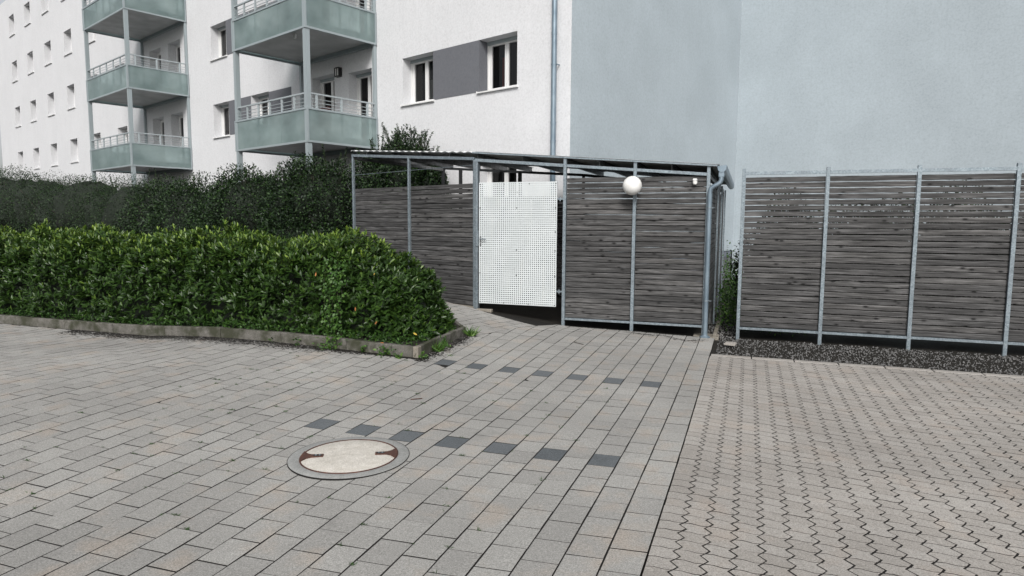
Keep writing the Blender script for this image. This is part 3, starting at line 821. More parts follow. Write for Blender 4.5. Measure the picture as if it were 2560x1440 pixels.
def window(u0, u1, z0, z1, near=True, red=False, tilt=False):
    d0 = -.31; name = 'window' if z1-z0 < 1.6 else 'balcony_door'
    fw = .055
    b = MB(FW)
    for a, c, e, g in ((u0, u0+fw, z0, z1), (u1-fw, u1, z0, z1), (u0+fw, u1-fw, z0, z0+fw), (u0+fw, u1-fw, z1-fw, z1)): b.box(a, c, d0-.07, d0, e, g)
    um = (u0+u1)/2
    fo = b.build(name, 'pvc', house, bevel=.004 if near else 0)
    for a, c in ((u0+fw+.004, um-.004), (um+.004, u1-fw-.004)):
        sw = .05; b = MB(FW)
        for p, q, r, t in ((a, a+sw, z0+fw+.004, z1-fw-.004), (c-sw, c, z0+fw+.004, z1-fw-.004), (a+sw, c-sw, z0+fw+.004, z0+fw+sw+.004), (a+sw, c-sw, z1-fw-sw-.004, z1-fw-.004)): b.box(p, q, d0-.06, d0+.012, r, t)
        b.build('sash', 'pvc', fo, bevel=.003 if near else 0)
        b = MB(FW); b.quad((a+sw, d0-.025, z1-fw-sw), (c-sw, d0-.025, z1-fw-sw), (c-sw, d0-.025, z0+fw+sw), (a+sw, d0-.025, z0+fw+sw)); b.build('pane', 'window_glass', fo, recalc=False)
    if name == 'window':
        b = MB(FW); b.box(u0-.035, u1+.035, d0, .055, z0-.035, z0-.004); b.box(u0-.045, u0-.033, d0+.25, .06, z0-.04, z0+.012); b.box(u1+.033, u1+.045, d0+.25, .06, z0-.04, z0+.012)
        b.build('sill', 'pvc', fo, bevel=.003 if near else 0)
    if near:
        b = MB(FW); b.box(u0+.002, u1-.002, d0, d0+.05, z1-.075, z1-.002); b.build('shutter_rail', 'balcony_steel', fo)
        b = MB(FW); b.box(u0+.001, u0+.022, d0, d0+.035, z0+.001, z1-.076); b.build('shutter_guide', 'pvc', fo); b = MB(FW); b.box(u1-.022, u1-.001, d0, d0+.035, z0+.001, z1-.076); b.build('shutter_guide', 'pvc', fo)
    # dark room behind and curtains
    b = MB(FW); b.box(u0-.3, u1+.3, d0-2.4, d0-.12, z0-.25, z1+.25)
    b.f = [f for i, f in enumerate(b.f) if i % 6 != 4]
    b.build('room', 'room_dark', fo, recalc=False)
    b = MB(FW)
    def drape(a, c, z_, zt):
        n = 22
        for i in range(n):
            t0, t1 = i/n, (i+1)/n; w0 = -.17-.02*math.sin(t0*26+u0); w1 = -.17-.02*math.sin(t1*26+u0)
            b.quad((a+(c-a)*t0, d0+w0, z_), (a+(c-a)*t1, d0+w1, z_), (a+(c-a)*t1, d0+w1, zt), (a+(c-a)*t0, d0+w0, zt))
    if red:
        drape(u1-.42, u1-.28, z0+.06, z1-.35); b.build('curtain', 'red_curtain', fo, recalc=False)
        b = MB(FW); drape(u0+.05, u0+.12, z0+.05, z1-.05); b.build('curtain', 'curtain', fo, recalc=False)
    else:
        drape(u0+.30*(u1-u0), u0+(u1-u0)*.70, z0+.05, z0+(z1-z0)*.55); b.build('curtain', 'curtain', fo, recalc=False)
for w_ in wins:
    near = w_[0] < 16 and w_[2] < 8
    window(*w_[:4], near=near, red=(w_[0] == 1.44 and abs(w_[2]-4.66) < .01))

# pipe on the white wall
b = MB(FW); b.tube([(.355, .105, .1), (.355, .105, Z_TOP-.3)], .056, 20); pp = b.build('downpipe', 'zinc', house, smooth=True)
for z in (4.93, 7.9, 2.2):
    b = MB(FW); b.lathe((.355, .105, z), [(.0565, -.014), (.062, -.014), (.062, .014), (.0565, .014)], 20); b.box(.28, .30, 0, .10, z-.008, z+.008); b.build('pipe_clamp', 'zinc', pp)
for z in (3.38, 3.75, 5.55): b = MB(FW); b.lathe((.355, .105, z), [(.0565, -.03), (.060, -.03), (.060, .03), (.0565, .03)], 20); b.build('pipe_joint', 'zinc', pp)

# balconies
def balcony(ua, ub, fl, railz=True, lower_post=True):
    dz = 2.7*(fl-1); V0, V1 = .02, 2.14
    zb, zt = 3.615+dz, 4.43+dz
    b = MB(FW); b.box(ua+.05, ub-.05, .0, V1-.05, zb+.085, zb+.22)
    bo = b.build('balcony', 'soffit', house)
    # steel edge under and round the floor
    e = .055
    def bars(name, lst, m, w_, h_, bev=0):
        b = MB(FW)
        for p, q in lst: b = MB(FW); b.bar(p, q, w_, h_); b.build(name, m, bo, bevel=bev)
    bars('floor_frame', [((ua+.0275, V0, zb+.0275), (ua+.0275, V1, zb+.0275)), ((ua+.055, V1-.0275, zb+.0275), (ub-.055, V1-.0275, zb+.0275)), ((ub-.0275, V0, zb+.0275), (ub-.0275, V1, zb+.0275))], 'balcony_steel', .05, .05)
    bars('ceiling_beam', [((ua+.06, .06, zb+.03), (ub-.06, .06, zb+.03))], 'balcony_steel', .09, .10)
    bars('panel_top_rail', [((ua+.0275, V0, zt), (ua+.0275, V1, zt)), ((ua+.055, V1-.0275, zt), (ub-.055, V1-.0275, zt)), ((ub-.0275, V0, zt), (ub-.0275, V1, zt))], 'balcony_steel', .05, .045)
    b = MB(FW)
    for u in (ua+.0275, ub-.0275):
        for va, vb in ((V0, V0+.045), (V1-.05, V1)): b = MB(FW); b.box(u-.025, u+.025, va, vb, zb+.053, zt-.023); b.build('panel_frame', 'balcony_steel', bo)
    for u in (ua+.022, ub-.022):
        b = MB(FW); b.box(u-.004, u+.004, V0+.05, V1-.055, zb+.055, zt-.025); b.build('glass_panel', 'frosted_glass', bo)
    n = 3 if ub-ua > 3 else 2; L_ = (ub-ua-.12)/n
    for k in range(n):
        b = MB(FW); b.box(ua+.06+k*L_+.003, ua+.06+(k+1)*L_-.003, V1-.026, V1-.018, zb+.055, zt-.025); b.build('glass_panel', 'frosted_glass', bo)
    b = MB(FW)
    ups = [(ua+.055, V0+.30), (ua+.055, 1.12), (ua+.055, V1-.30)]
    for u, v in ups: b = MB(FW); b.box(u-.018, u+.018, v-.028, v+.028, zb+.055, 4.79+dz); b.build('baluster', 'balcony_rail', bo)
    for k in range(1, 2*n): u = ua+.06+k*L_/2; b = MB(FW); b.box(u-.028, u+.028, V1-.075, V1-.040, zb+.055, 4.79+dz); b.build('baluster', 'balcony_rail', bo)
    # railing above the glass
    zr = 4.80+dz
    bars('handrail', [((ua+.055, .05, zr), (ua+.055, V1-.11, zr)), ((ua+.14, V1-.055, zr), (ub-.14, V1-.055, zr))], 'balcony_rail', .05, .035)
    b = MB(FW)
    for k in range(3):
        z = zt+.075+k*.085
        for p, q in (((ua+.055, .05, z), (ua+.055, V1-.11, z)), ((ua+.14, V1-.055, z), (ub-.14, V1-.055, z))): b = MB(FW); b.tube([p, q], .0085, 6); b.build('railing_bar', 'balcony_rail', bo)
    b = MB(FW)
    zlow = zb+2.7
    for u, v, s_ in ((ua+.085, V1-.075, .06), (ub-.085, V1-.075, .06), (ua+.07, .055, .042), (ub-.07, .055, .042)):
        b = MB(FW); b.box(u-s_, u+s_, v-s_, v+s_, zb+.055, zlow-.002); b.build('post', 'balcony_steel', bo)
    if fl == 1:
        b = MB(FW)
        for u, v, s_ in ((ua+.085, V1-.075, .06), (ub-.085, V1-.075, .06)): b = MB(FW); b.box(u-s_, u+s_, v-s_, v+s_, .1, zb-.002); b.build('post', 'balcony_steel', bo)
    return bo
for ua, ub in ((6.29, 9.95), (17.6, 21.9)):
    for fl in range(1, 5): balcony(ua, ub, fl)
# wall lamp under the upper balcony
wl = empty('wall_lamp', FW(8.01, .0, 5.73), 'small black framed wall lamp between the two balcony doors', 'lamp')
b = MB(FW)
b.box(7.90, 8.12, 0, .03, 5.735, 5.985); b.box(7.90, 7.925, .03, .11, 5.735, 5.985); b.box(8.095, 8.12, .03, .11, 5.735, 5.985); b.box(7.925, 8.095, .03, .11, 5.735, 5.76); b.box(7.925, 8.095, .03, .11, 5.96, 5.985); b.box(8.0, 8.02, .098, .11, 5.76, 5.96)
b.build('lamp_frame', 'black_plastic', wl)
b = MB(FW); b.box(7.93, 8.09, .031, .095, 5.765, 5.955); b.build('shade', 'opal_glass', wl)
bs = empty('ceiling_socket', FW(7.3, 1.75, 6.29), 'small white fitting under the upper balcony floor edge', 'fitting')
b = MB(FW); b.box(7.22, 7.30, 1.80, 1.86, 6.28, 6.398); b.build('socket_body', 'pvc', bs, bevel=.01)
# chair on the balcony
ch = empty('balcony_chair', FW(8.0, .9, 3.84), 'dark red padded chair standing behind the lower balcony railing', 'chair')
b = MB(FW); b.box(7.72, 8.28, .62, 1.12, 4.22, 4.30); b.build('seat', 'chair_fabric', ch, bevel=.02)
b = MB(FW); b.box(7.70, 8.30, .52, .60, 4.28, 4.82); b.build('backrest', 'chair_fabric', ch, bevel=.02)
for u in (7.75, 8.25):
    for v in (.60, 1.08): b = MB(FW); b.box(u-.015, u+.015, v-.015, v+.015, 3.835, 4.22); b.build('leg', 'dark_metal', ch)

# ---------------------------------------------------------------- fence right of the shed
fence = empty('slatted_fence', (2.2, 10.32, 0), 'tall weathered plank fence with galvanised posts right of the shed', 'fence')
fx = [-.10, 1.02, 2.14, 3.26, 4.38]
for i, x in enumerate(fx):
    post(fence, x, 10.32, -.2, 2.50)
    if i < len(fx)-1:
        plank_panel(fence, (x+.028, 10.335, 0), (fx[i+1]-.028, 10.335, 0), .16, 27, 3)
        b = MB(); b.bar((x+.025, 10.32, .14), (fx[i+1]-.025, 10.32, .14), .04, .034); b.build('bottom_rail', 'galvanised', fence)
        b = MB(); b.bar((x+.025, 10.32, 2.43), (fx[i+1]-.025, 10.32, 2.43), .045, .046); b.build('top_rail', 'galvanised', fence)

# edging stones beside the shed, and gravel
ek = empty('edging_kerb', (-.45, 10.2, 0), 'narrow concrete edging stones running back along the right shed side', 'kerb')
for y0, y1 in ((10.16, 11.05), (11.06, 12.0), (12.01, 13.0)):
    b = MB(); b.box(-.452, -.395, y0, y1, -.1, gz(-.4, y0)+.045); b.build('kerbstone', 'stone_block', ek, bevel=.005)

def mesh_np(name, V, F, tint, m, parent=None, smooth=False):
    """V (n,3), F (m,k) same-size polygons"""
    me = bpy.data.meshes.new(name); n, k = F.shape
    off = base_of(parent) if parent is not None else Vector((0, 0, 0))
    V = V - np.array(off)
    me.vertices.add(len(V)); me.vertices.foreach_set('co', V.astype(np.float32).ravel())
    me.loops.add(n*k); me.loops.foreach_set('vertex_index', F.astype(np.int32).ravel())
    me.polygons.add(n); me.polygons.foreach_set('loop_start', np.arange(0, n*k, k, dtype=np.int32)); me.polygons.foreach_set('loop_total', np.full(n, k, dtype=np.int32))
    me.update(calc_edges=True)
    if tint is not None:
        a = me.attributes.new('tint', 'FLOAT', 'POINT'); a.data.foreach_set('value', tint.astype(np.float32))
    me.materials.append(MATS[m])
    if smooth: me.shade_smooth()
    o = bpy.data.objects.new(name, me); link(o, parent); return o
def scatter_np(Tv, Tf, Ms, P, name, m, tints, parent=None, smooth=False):
    """template verts (a,3), faces (b,k); Ms (n,3,3), P (n,3)"""
    n, a = len(P), len(Tv)
    V = np.einsum('nij,aj->nai', Ms, Tv) + P[:, None, :]
    F = (Tf[None, :, :] + (np.arange(n)*a)[:, None, None]).reshape(-1, Tf.shape[1])
    return mesh_np(name, V.reshape(-1, 3), F, np.repeat(tints, a), m, parent, smooth)
# leaf templates: length along +x, blade normal +z
LAUREL_V = np.array([(0,0,0),(.22,.13,.02),(.22,-.13,.02),(.30,0,-.015),(.55,.17,.03),(.55,-.17,.03),(.60,0,-.03),(.85,.09,-.01),(.85,-.09,-.01),(1.,0,-.06)])
LAUREL_F = np.array([(0,3,1,1),(0,2,3,3),(1,3,6,4),(3,2,5,6),(4,6,9,7),(6,5,8,9)])
LAUREL_F3 = np.array([(0,3,1),(0,2,3),(1,3,6),(1,6,4),(3,2,5),(3,5,6),(4,6,9),(4,9,7),(6,5,8),(6,8,9)])
SMALL_V = np.array([(0,0,0),(.45,.26,.04),(.5,0,-.02),(.45,-.26,.04),(1,0,-.04)])
SMALL_F = np.array([(0,4,1),(0,3,4)])
SMALL_V[[1,3],2] = .09
BLADE_V = np.array([(0,.05,0),(0,-.05,0),(.5,.04,.06),(.5,-.04,.06),(1,0,.0)])
BLADE_F = np.array([(0,1,3),(0,3,2),(2,3,4)])
def orient(dirs, nrm):
    """rows: rotation matrices with x=dirs, z as near nrm"""
    d = dirs/np.linalg.norm(dirs, axis=1, keepdims=True)
    y = np.cross(nrm, d); y /= np.maximum(np.linalg.norm(y, axis=1, keepdims=True), 1e-6)
    z = np.cross(d, y)
    return np.stack([d, y, z], axis=2)
def unit(v): return v/np.maximum(np.linalg.norm(v, axis=-1, keepdims=True), 1e-9)

# gravel and debris
ST_V = np.array([(1,0,0),(-1,0,0),(0,1,0),(0,-1,0),(0,0,.7),(0,0,-.7)])*1.0
ST_F = np.array([(0,2,4),(2,1,4),(1,3,4),(3,0,4),(2,0,5),(1,2,5),(3,1,5),(0,3,5)])
def gravel(name, n, xr, yr, smin, smax, dz=0., label=None, fn=None):
    x = RNG.uniform(*xr, n); y = RNG.uniform(*yr, n)
    if fn is not None: k = fn(x, y); x, y = x[k], y[k]
    n = len(x)
    z = np.array([gz(a, c) for a, c in zip(x, y)]) + dz
    s_ = RNG.uniform(smin, smax, n)*RNG.uniform(.5, 1, n)
    d = unit(RNG.normal(size=(n, 3))); Ms = orient(d, unit(RNG.normal(size=(n, 3))+[0, 0, .5]))*s_[:, None, None]
    Ms = Ms*np.stack([np.ones(n), RNG.uniform(.5, 1, n), RNG.uniform(.4, .8, n)], 1)[:, None, :]
    o = scatter_np(ST_V, ST_F, Ms, np.stack([x, y, z+s_*.15], 1), name, 'gravel_grey', RNG.random(n))
    o['kind'] = 'stuff'; return o
gravel('gravel', 5200, (-.36, 5.5), (8.86, 10.3), .008, .022, -.02)
gravel('gravel', 900, (-.56, -.12), (10.2, 14.5), .01, .03, -.01)
gravel('gravel', 2600, (-9.5, -4.0), (6.72, 6.975), .003, .010, .0, fn=lambda x, y: y > 6.975 - .26*np.clip((-x-3.9)/1.2, 0, 1)*RNG.random(len(x))**.5)
gravel('grit', 260, (-6.5, -.5), (2.6, 10.0), .0012, .0035, .001)

def dirt(name, n, fn, smin=.004, smax=.016):
    P = np.array([fn() for _ in range(n)]); z = np.array([gz(a, c) for a, c in P])+.0022
    tv = np.array([(1, 0, 0), (.3, .7, 0), (-.7, .5, .0), (-.8, -.4, 0), (.2, -.8, .0)]); tf = np.array([(0, 1, 2, 3, 4)])
    a = RNG.uniform(0, 6.28, n); d = np.stack([np.cos(a), np.sin(a), RNG.normal(0, .04, n)], 1)
    Ms = orient(d, np.tile([0, 0, 1.], (n, 1)))*RNG.uniform(smin, smax, n)[:, None, None]
    o = scatter_np(tv, tf, Ms, np.stack([P[:, 0], P[:, 1], z+RNG.random(n)*.003], 1), name, 'soil', RNG.random(n)); o['kind'] = 'stuff'
def _front():
    x = random.uniform(-9.5, -3.65); wd = .05+.20*min(max((-x-4.1)/1.3, 0), 1); return (x, 6.965-wd*abs(random.gauss(0, .55)))
dirt('dirt', 8000, _front)
dirt('dirt', 1300, lambda: (-3.70+abs(random.gauss(0, .09)), random.uniform(6.85, 8.4)))
def _stain():
    t = random.random(); return (-1.65+t*1.1+random.gauss(0, .05), 9.93-.34*t*abs(math.sin(t*5+1))-abs(random.gauss(0, .05)))
dirt('dirt', 700, _stain, .003, .010)
dirt('dirt', 600, lambda: (random.uniform(-2.7, -.5), 10.06-abs(random.gauss(0, .03))), .003, .010)
# ---------------------------------------------------------------- plants
def lumpy(p, f, a):
    return a*(np.sin(p[:, 0]*f+1.3)*np.sin(p[:, 1]*f*1.1+.4)+np.sin(p[:, 2]*f*1.3+2.)*np.sin(p[:, 0]*f*.7))
# clipped laurel hedge: a long body with a rounded right end
HZ0 = .12
def hedge_surface(n, inset=0.):
    """points and normals over top, front, right end and back"""
    P, N = [], []
    while len(P) < n:
        m = 4000
        th = RNG.uniform(-.10, math.pi*1.02, m)            # 0 front base .. pi/2 top .. pi back
        x = -3.90 - 9.7*RNG.random(m)**1.15
        # cross-section half width and height shrink towards the rounded end
        e = np.clip((x+5.78)/1.86, 0, 1)
        k = np.sqrt(np.clip(1-e**2.1, 0, 1))
        hy = .80*(.35+.65*k); hz = 1.27*k + .03
        hz = hz*(1 + .055*np.sin(x*2.3+.6)+.03*np.sin(x*7.3+1)+.02*np.sin(x*13+.3))
        cy = 7.98
        ct, st = np.cos(th), np.sin(th)
        sy = np.sign(ct)*np.abs(ct)**.60; sz = np.sign(st)*np.abs(st)**.72
        y = cy - hy*sy; z = HZ0 + hz*sz
        ny = -ct; nz = st; nx = e**1.6*1.6
        w_ = np.stack([nx, ny, nz], 1)
        for i in range(m):
            if th[i] > math.pi*.75 and x[i] < -5.5: continue
            P.append((x[i], y[i], z[i])); N.append(w_[i])
    P = np.array(P[:n]); N = unit(np.array(N[:n]))
    P = P + N*((lumpy(P, 4.2, .05)+lumpy(P+7.3, 9.5, .035))[:, None] - inset)
    return P, N
hedge = empty('laurel_hedge', (-5.5, 7.9, .12), 'bushy bright green laurel hedge with rounded end in the kerbed bed', 'hedge')
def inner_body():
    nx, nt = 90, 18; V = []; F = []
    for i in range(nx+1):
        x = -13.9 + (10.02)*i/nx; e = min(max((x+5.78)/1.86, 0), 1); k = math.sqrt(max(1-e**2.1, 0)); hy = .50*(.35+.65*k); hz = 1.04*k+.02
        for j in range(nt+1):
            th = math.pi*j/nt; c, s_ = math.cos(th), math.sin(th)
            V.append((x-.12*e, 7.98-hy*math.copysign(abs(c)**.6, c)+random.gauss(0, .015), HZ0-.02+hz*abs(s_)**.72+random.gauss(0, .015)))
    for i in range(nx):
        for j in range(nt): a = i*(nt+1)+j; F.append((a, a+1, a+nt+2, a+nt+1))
    b = MB(); b.add(V, F); return b.build('shade_core', 'inner_shade', hedge, smooth=True)  # solid dark core, stands in for the shade between the hedge leaves
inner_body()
def laurel():
    nS = 8200
    P, N = hedge_surface(nS)
    depth = RNG.random(nS)**1.6*.26 - .05*(RNG.random(nS) < .12); P = P - N*depth[:, None]
    up = np.array([0, 0, 1.])
    stem = unit(N*.75 + up*.65 + RNG.normal(size=(nS, 3))*.28)
    Ps, Ds, Ns, S, T = [], [], [], [], []
    for k in range(7):
        ang = k*2.4 + RNG.random(nS)*.9
        a = unit(np.cross(stem, RNG.normal(size=(nS, 3)))); c = np.cross(stem, a)
        rad = a*np.cos(ang)[:, None] + c*np.sin(ang)[:, None]
        lift = .35 + .16*k
        d = unit(stem*lift + rad*(1.15-.09*k) + np.array([0, 0, -.12]))
        Ps.append(P + stem*.012*k); Ds.append(d); Ns.append(unit(stem - d*np.sum(stem*d, 1, keepdims=True)*.6 + RNG.normal(size=(nS, 3))*.12))
        L_ = RNG.uniform(.075, .135, nS)*(1-.06*k); S.append(L_)
        zt = np.clip((P[:, 2]-.9)/.6, 0, 1)
        young = np.clip((k-2)/4, 0, 1)*(.35+.65*zt)
        T.append(np.clip(.08 + .48*RNG.random(nS) + .55*young*RNG.random(nS) + .18*zt, 0, 1))
    P = np.concatenate(Ps); D_ = np.concatenate(Ds); N_ = np.concatenate(Ns); S = np.concatenate(S); T = np.concatenate(T)
    Mx = orient(D_, N_)*S[:, None, None]
    # the 296 nearest leaves in view become parts
    cam = np.array([0, 0, EYE]); rel = P-cam; dist = rel @ np.array(CD); px = 1280+1640*(rel @ np.array(CR))/dist; py = 720-1640*(rel @ np.array(CU))/dist
    score = S/dist*np.where((px > 742) & (px < 1200), 1, .0)*np.where(P[:, 1] < 7.75, 1, .3)*np.abs(np.sum(N_*unit(rel), 1))
    idx = np.argsort(-score)[:296]; rest = np.ones(len(P), bool); rest[idx] = False
    scatter_np(LAUREL_V, LAUREL_F3, Mx[rest], P[rest], 'foliage', 'laurel_leaf', T[rest], hedge)['kind'] = 'stuff'
    tm = []
    for k in range(5):
        me = bpy.data.meshes.new('leaf'); me.from_pydata([tuple(v) for v in LAUREL_V], [], [tuple(f) for f in LAUREL_F3])
        a = me.attributes.new('tint', 'FLOAT', 'POINT'); a.data.foreach_set('value', [.15+.18*k]*len(LAUREL_V)); me.materials.append(MATS['laurel_leaf']); tm.append(me)
    off = base_of(hedge)
    for i in idx:
        o = bpy.data.objects.new('leaf', tm[int(min(4, max(0, (T[i]-.15)/.18)))]); link(o, hedge)
        mm = Matrix([list(r) for r in Mx[i]]).to_4x4(); mm.translation = Vector(P[i])-off
        o.matrix_basis = mm
laurel()
def dead_leaves():
    pts = [(-5.30, 7.16, .98), (-4.43, 7.2, 1.05), (-4.36, 7.12, .45), (-4.96, 6.99, .16), (-4.25, 7.0, .2), (-3.95, 7.3, .30), (-4.66, 7.1, .62)]
    P = np.array(pts); n = len(P); D_ = unit(RNG.normal(size=(n, 3))*[1, .3, 1] + [0, 0, -1.2]); N_ = np.tile([.2, -1., .3], (n, 1))
    scatter_np(LAUREL_V, LAUREL_F3, orient(D_, N_)*RNG.uniform(.035, .062, n)[:, None, None], P, 'withered_leaves', 'dead_leaf', RNG.random(n), hedge)['kind'] = 'stuff'
dead_leaves()

def leaf_cloud(name, P, N, smin, smax, mtl, parent, droop=.2, spread=.8, tv=SMALL_V, tf=SMALL_F, tlo=0., thi=1.):
    n = len(P); D_ = unit(N + RNG.normal(size=(n, 3))*spread + [0, 0, -droop]); N_ = unit(N*.5 + [0, 0, .8] + RNG.normal(size=(n, 3))*.5)
    S = RNG.uniform(smin, smax, n)
    o = scatter_np(tv, tf, orient(D_, N_)*S[:, None, None], P, name, mtl, RNG.uniform(tlo, thi, n), parent); o['kind'] = 'stuff'; return o
def stems(parent, segs, r0=.012, m='bark', name='twigs'):
    b = MB()
    for pts in segs:
        n = len(pts); b.tube(pts, [r0*(1-.8*i/(n-1)) for i in range(n)], 5)
    o = b.build(name, m, parent); o['kind'] = 'stuff'; return o
def ball(n, c, r, zmin=-1.):
    d = unit(RNG.normal(size=(n, 3))); k = .70 + .34*RNG.random(n)
    wob = 1 + .13*np.sin(d[:, 0]*5+c[0]*3)+.13*np.sin(d[:, 2]*6+c[1])*np.sin(d[:, 1]*5)
    P = np.array(c) + d*np.array(r)*(k*wob)[:, None]
    q = (P[:, 2] > zmin) & (d[:, 1]*.93+d[:, 0]*-.2 < .45); return P[q], d[q]
def shrub(label, cs, n, grp='dark shrubs behind the hedge and shed', leaf=(.045, .080), sprigs=0, mtl='shrub_leaf'):
    c0 = cs[0][0]; root = empty('evergreen_shrub', (c0[0], c0[1], .3), label, 'shrub', grp)
    n = int(n*1.9); PP, NN = [], []; tot = sum(r[0]*r[2]+r[1]*r[2] for _, r in cs)
    for c, r in cs:
        p, d = ball(int(n*(r[0]*r[2]+r[1]*r[2])/tot), c, r, .25); PP.append(p); NN.append(d)
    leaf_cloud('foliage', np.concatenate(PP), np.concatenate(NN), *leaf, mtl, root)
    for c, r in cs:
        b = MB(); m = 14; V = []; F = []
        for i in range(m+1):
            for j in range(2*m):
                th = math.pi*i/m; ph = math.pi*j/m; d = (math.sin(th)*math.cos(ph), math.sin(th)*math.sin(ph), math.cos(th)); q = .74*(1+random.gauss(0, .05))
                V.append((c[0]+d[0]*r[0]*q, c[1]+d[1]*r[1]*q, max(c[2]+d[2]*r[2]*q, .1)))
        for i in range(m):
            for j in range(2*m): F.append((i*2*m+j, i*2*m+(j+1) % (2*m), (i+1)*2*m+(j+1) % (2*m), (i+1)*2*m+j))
        b.add(V, F); b.build('shade_body', 'inner_shade', root, smooth=True)  # dark lump inside each crown, coloured as the shade behind its leaves
    sg = []
    for c, r in cs:
        for k in range(9):
            t = unit(RNG.normal(size=3)+[0, 0, 1.2]); e = np.array(c)+t*np.array(r)*.85
            b0 = np.array([c0[0]+random.gauss(0, .2), c0[1]+random.gauss(0, .2), .2])
            sg.append([tuple(b0), tuple((b0+e)/2+RNG.normal(size=3)*.1), tuple(e)])
    stems(root, sg, .03)
    if sprigs:
        P, N, sg = [], [], []
        for k in range(sprigs):
            c, r = cs[k % len(cs)]; t = unit(np.array([random.gauss(0, .55), random.gauss(0, .4), 1.]))
            e = np.array(c)+t*np.array(r)*.93; L_ = random.uniform(.15, .42)*(1 if k % 5 else 1.5); d = unit(t*[.8, .8, 1]+[0, 0, .6]+RNG.normal(size=3)*.12)
            q = e + d*L_; sg.append([tuple(e-d*.2), tuple((e+q)/2+RNG.normal(size=3)*.012), tuple(q)])
            m = int(L_/.011)
            for i in range(m):
                p = e + d*L_*i/m; a = i*2.4; sd = unit(np.cross(d, [math.cos(a), math.sin(a), .3])); P.append(p); N.append(sd*1.+d*.9)
        leaf_cloud('sprig_leaves', np.array(P), unit(np.array(N)), .036, .064, mtl, root, droop=0, spread=.18, tlo=.2)
        stems(root, sg, .006, name='twigs')
    return root
def W3(u, v, z): return FW(u, v, z)
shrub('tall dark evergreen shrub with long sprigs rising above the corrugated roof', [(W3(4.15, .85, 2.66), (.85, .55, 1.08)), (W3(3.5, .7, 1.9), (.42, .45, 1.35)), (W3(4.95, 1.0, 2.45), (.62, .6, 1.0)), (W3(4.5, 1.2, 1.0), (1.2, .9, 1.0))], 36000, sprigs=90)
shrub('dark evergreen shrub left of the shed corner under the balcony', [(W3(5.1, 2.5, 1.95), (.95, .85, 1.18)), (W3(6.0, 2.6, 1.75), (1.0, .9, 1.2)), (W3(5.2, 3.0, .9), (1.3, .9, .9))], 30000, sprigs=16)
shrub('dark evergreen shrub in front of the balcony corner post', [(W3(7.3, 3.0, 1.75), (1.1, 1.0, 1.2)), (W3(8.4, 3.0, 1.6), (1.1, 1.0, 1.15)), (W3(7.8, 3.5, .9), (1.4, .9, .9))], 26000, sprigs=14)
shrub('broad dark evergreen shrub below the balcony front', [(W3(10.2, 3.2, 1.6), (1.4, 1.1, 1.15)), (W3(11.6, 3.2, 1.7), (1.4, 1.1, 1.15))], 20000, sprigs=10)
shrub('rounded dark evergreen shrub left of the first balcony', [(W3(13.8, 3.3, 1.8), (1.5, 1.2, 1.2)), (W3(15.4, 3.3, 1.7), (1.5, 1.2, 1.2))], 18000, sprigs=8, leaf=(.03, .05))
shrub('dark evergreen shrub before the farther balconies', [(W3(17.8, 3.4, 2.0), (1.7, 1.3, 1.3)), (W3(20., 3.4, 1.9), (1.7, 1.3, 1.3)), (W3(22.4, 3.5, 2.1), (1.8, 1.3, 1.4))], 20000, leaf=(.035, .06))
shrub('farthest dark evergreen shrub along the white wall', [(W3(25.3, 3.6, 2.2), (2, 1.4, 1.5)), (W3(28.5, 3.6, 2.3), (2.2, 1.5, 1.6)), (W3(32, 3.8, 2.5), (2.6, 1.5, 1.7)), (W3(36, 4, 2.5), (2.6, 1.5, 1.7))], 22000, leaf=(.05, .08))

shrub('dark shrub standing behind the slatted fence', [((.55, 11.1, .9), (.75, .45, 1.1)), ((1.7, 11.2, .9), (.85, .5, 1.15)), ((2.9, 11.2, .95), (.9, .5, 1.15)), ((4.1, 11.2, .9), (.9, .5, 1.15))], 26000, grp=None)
# ground cover at the hedge foot, weeds at kerbs
def cover():
    n = 5200; x = -3.76-9*RNG.random(n); y = 7.05 + RNG.random(n)**1.5*.55
    z = np.array([gz(a, c) for a, c in zip(x, y)])+.10+RNG.random(n)*.10
    P = np.stack([x, y, z], 1); N = unit(RNG.normal(size=(n, 3))*[1, 1, .3]+[0, -.3, .7])
    o = leaf_cloud('ground_cover', P, N, .022, .045, 'weed_leaf', None, spread=.5, tlo=0., thi=.7); return o
cover()
def vine():
    root = empty('climbing_vine', (-4.98, 7.12, .15), 'light green climbing vine hanging down the hedge front', 'vine')
    P, N, sg = [], [], []
    for k in range(7):
        x = -4.98 + random.gauss(0, .07); pts = []
        for i in range(26):
            t = i/25; z = .16 + t*1.02; y = 7.17 - .06*math.sin(t*3.1) + random.gauss(0, .008) + .04*t; x += random.gauss(0, .010) + .006*(t-.4)
            pts.append((x, y, z))
            for q in range(3): P.append((x+random.gauss(0, .025), y-.01+random.gauss(0, .015), z+random.gauss(0, .02))); N.append((random.gauss(0, .5), -.6, -.5+random.gauss(0, .3)))
        sg.append(pts[::5])
    wide = SMALL_V*[1, 1.5, 1]
    leaf_cloud('leaves', np.array(P), unit(np.array(N)), .032, .055, 'weed_leaf', root, tv=wide, spread=.3, tlo=.2, thi=.8)
    stems(root, sg, .004)
vine()
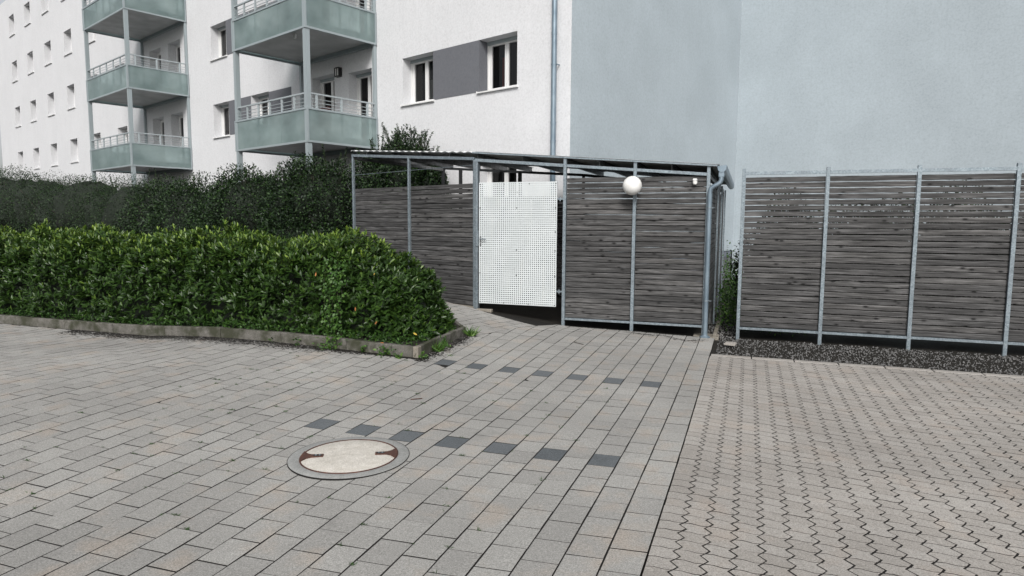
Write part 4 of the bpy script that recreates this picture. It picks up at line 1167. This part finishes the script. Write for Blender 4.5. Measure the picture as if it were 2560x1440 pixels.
def weed(label, x, y, n, r, h, blade=True, z=None, grp='weeds in the kerb joints'):
    z = gz(x, y) if z is None else z
    root = empty('weed', (x, y, z), label, 'weed', grp)
    P = np.stack([RNG.normal(x, r*.35, n), RNG.normal(y, r*.25, n), np.full(n, z)], 1)
    if blade:
        h *= 1.25; D_ = unit(RNG.normal(size=(n, 3))*[.7, .7, .1]+[0, 0, .9]); S = RNG.uniform(.5, 1, n)*h
        o = scatter_np(BLADE_V*[1, 1.0, 1], BLADE_F, orient(D_, unit(RNG.normal(size=(n, 3))))*S[:, None, None], P, 'blades', 'weed_leaf', RNG.uniform(.3, 1, n), root)
    else:
        P[:, 2] += RNG.random(n)*h
        leaf_cloud('leaves', P, unit(RNG.normal(size=(n, 3))+[0, 0, .4]), .03, .062, 'weed_leaf', root, tlo=.2)
    return root
weed('tall grass tuft at the foot of the right kerb face', -3.66, 7.40, 60, .10, .17)
weed('leafy weed beside the grass tuft at the right kerb', -3.67, 7.62, 46, .10, .12, False)
weed('yellowish grass tuft at the far end of the right kerb', -3.62, 8.36, 46, .08, .16)
weed('small weed at the kerb corner post', -3.66, 6.98, 34, .07, .07, False)
weed('broad weed growing against the front kerb left of the corner', -4.12, 6.93, 70, .16, .09, False)
weed('low weed against the middle of the front kerb', -4.45, 6.94, 26, .07, .10, False)
weed('fern like weed spilling over the front kerb', -4.93, 6.93, 150, .22, .16, False)
weed('small weed in front of the corner stone', -3.93, 6.86, 26, .08, .04, False)
weed('tiny weed on the paving near the corner stone', -3.40, 7.25, 16, .05, .04)
weed('sprig of weed at the left end of the front kerb', -5.43, 6.93, 22, .06, .10, False)
for i in range(3): pass
# moss and grass tufts in the paver joints
def joints():
    P = []
    for _ in range(170):
        k = random.randint(-22, -2); x = B0 + k*PW + random.gauss(0, .004); y = random.uniform(2.5, 7)
        if random.random() < .5:
            j = random.randint(-7, 10); oy = 0 if k % 2 == 0 else PL*.47; y = A0 + j*PL + oy; x = B0+k*PW-random.random()*PW
        if (Vector((x, y, 0))-MHC).length < .5: continue
        for q in range(random.choice((3, 5, 10, 22))): P.append((x+random.gauss(0, .012), y+random.gauss(0, .004), gz(x, y)))
    P = np.array(P); n = len(P)
    D_ = unit(RNG.normal(size=(n, 3))*[1, 1, .2]+[0, 0, .6]); S = RNG.uniform(.010, .026, n)
    scatter_np(BLADE_V*[1, 1.8, 1], BLADE_F, orient(D_, unit(RNG.normal(size=(n, 3))))*S[:, None, None], P, 'joint_moss', 'weed_leaf', RNG.uniform(0, .4, n))['kind'] = 'stuff'
joints()
# twigs on the paving
for lab, p, q, m in (('short reddish twig lying on the paving', (-2.985, 5.455), (-2.90, 5.53), 'rust'), ('thin dark twig lying on the paving before the shed', (-2.20, 8.67), (-2.055, 8.605), 'bark')):
    p3 = (*p, gz(*p)+.006); q3 = (*q, gz(*q)+.006); mid = ((p[0]+q[0])/2+.004, (p[1]+q[1])/2-.006, (p3[2]+q3[2])/2+.002)
    b = MB(); b.tube([p3, mid, q3], .0045, 6); tag(b.build('twig', m), lab, 'twig')
b = MB(); V, F = prism([(-.27, 9.55), (-.12, 9.52), (-.10, 9.66), (-.24, 9.68)], (.002, .002), .5, .035, dep=.03); b.add(V, F)
tag(b.build('broken_slab', 'paver_beige', tint=True), 'broken pale slab piece lying on the gravel by the downpipe', 'stone')
# green weeds right of the shed
def verge():
    root = empty('verge_weeds', (-.2, 12, 0), 'tangled green weeds along the right side of the shed', 'weeds')
    n = 9000; y = RNG.uniform(10.75, 15.5, n); x = RNG.uniform(-.44, .9, n)
    hgt = (.45 + .55*np.clip((y-11)/3, 0, 1))*(1+.25*np.sin(y*4)+.2*np.sin(x*9))
    z = RNG.random(n)**.8*hgt
    leaf_cloud('foliage', np.stack([x, y, z], 1), unit(RNG.normal(size=(n, 3))+[0, 0, .5]), .03, .07, 'weed_leaf', root, tlo=.1, thi=.9)
verge()
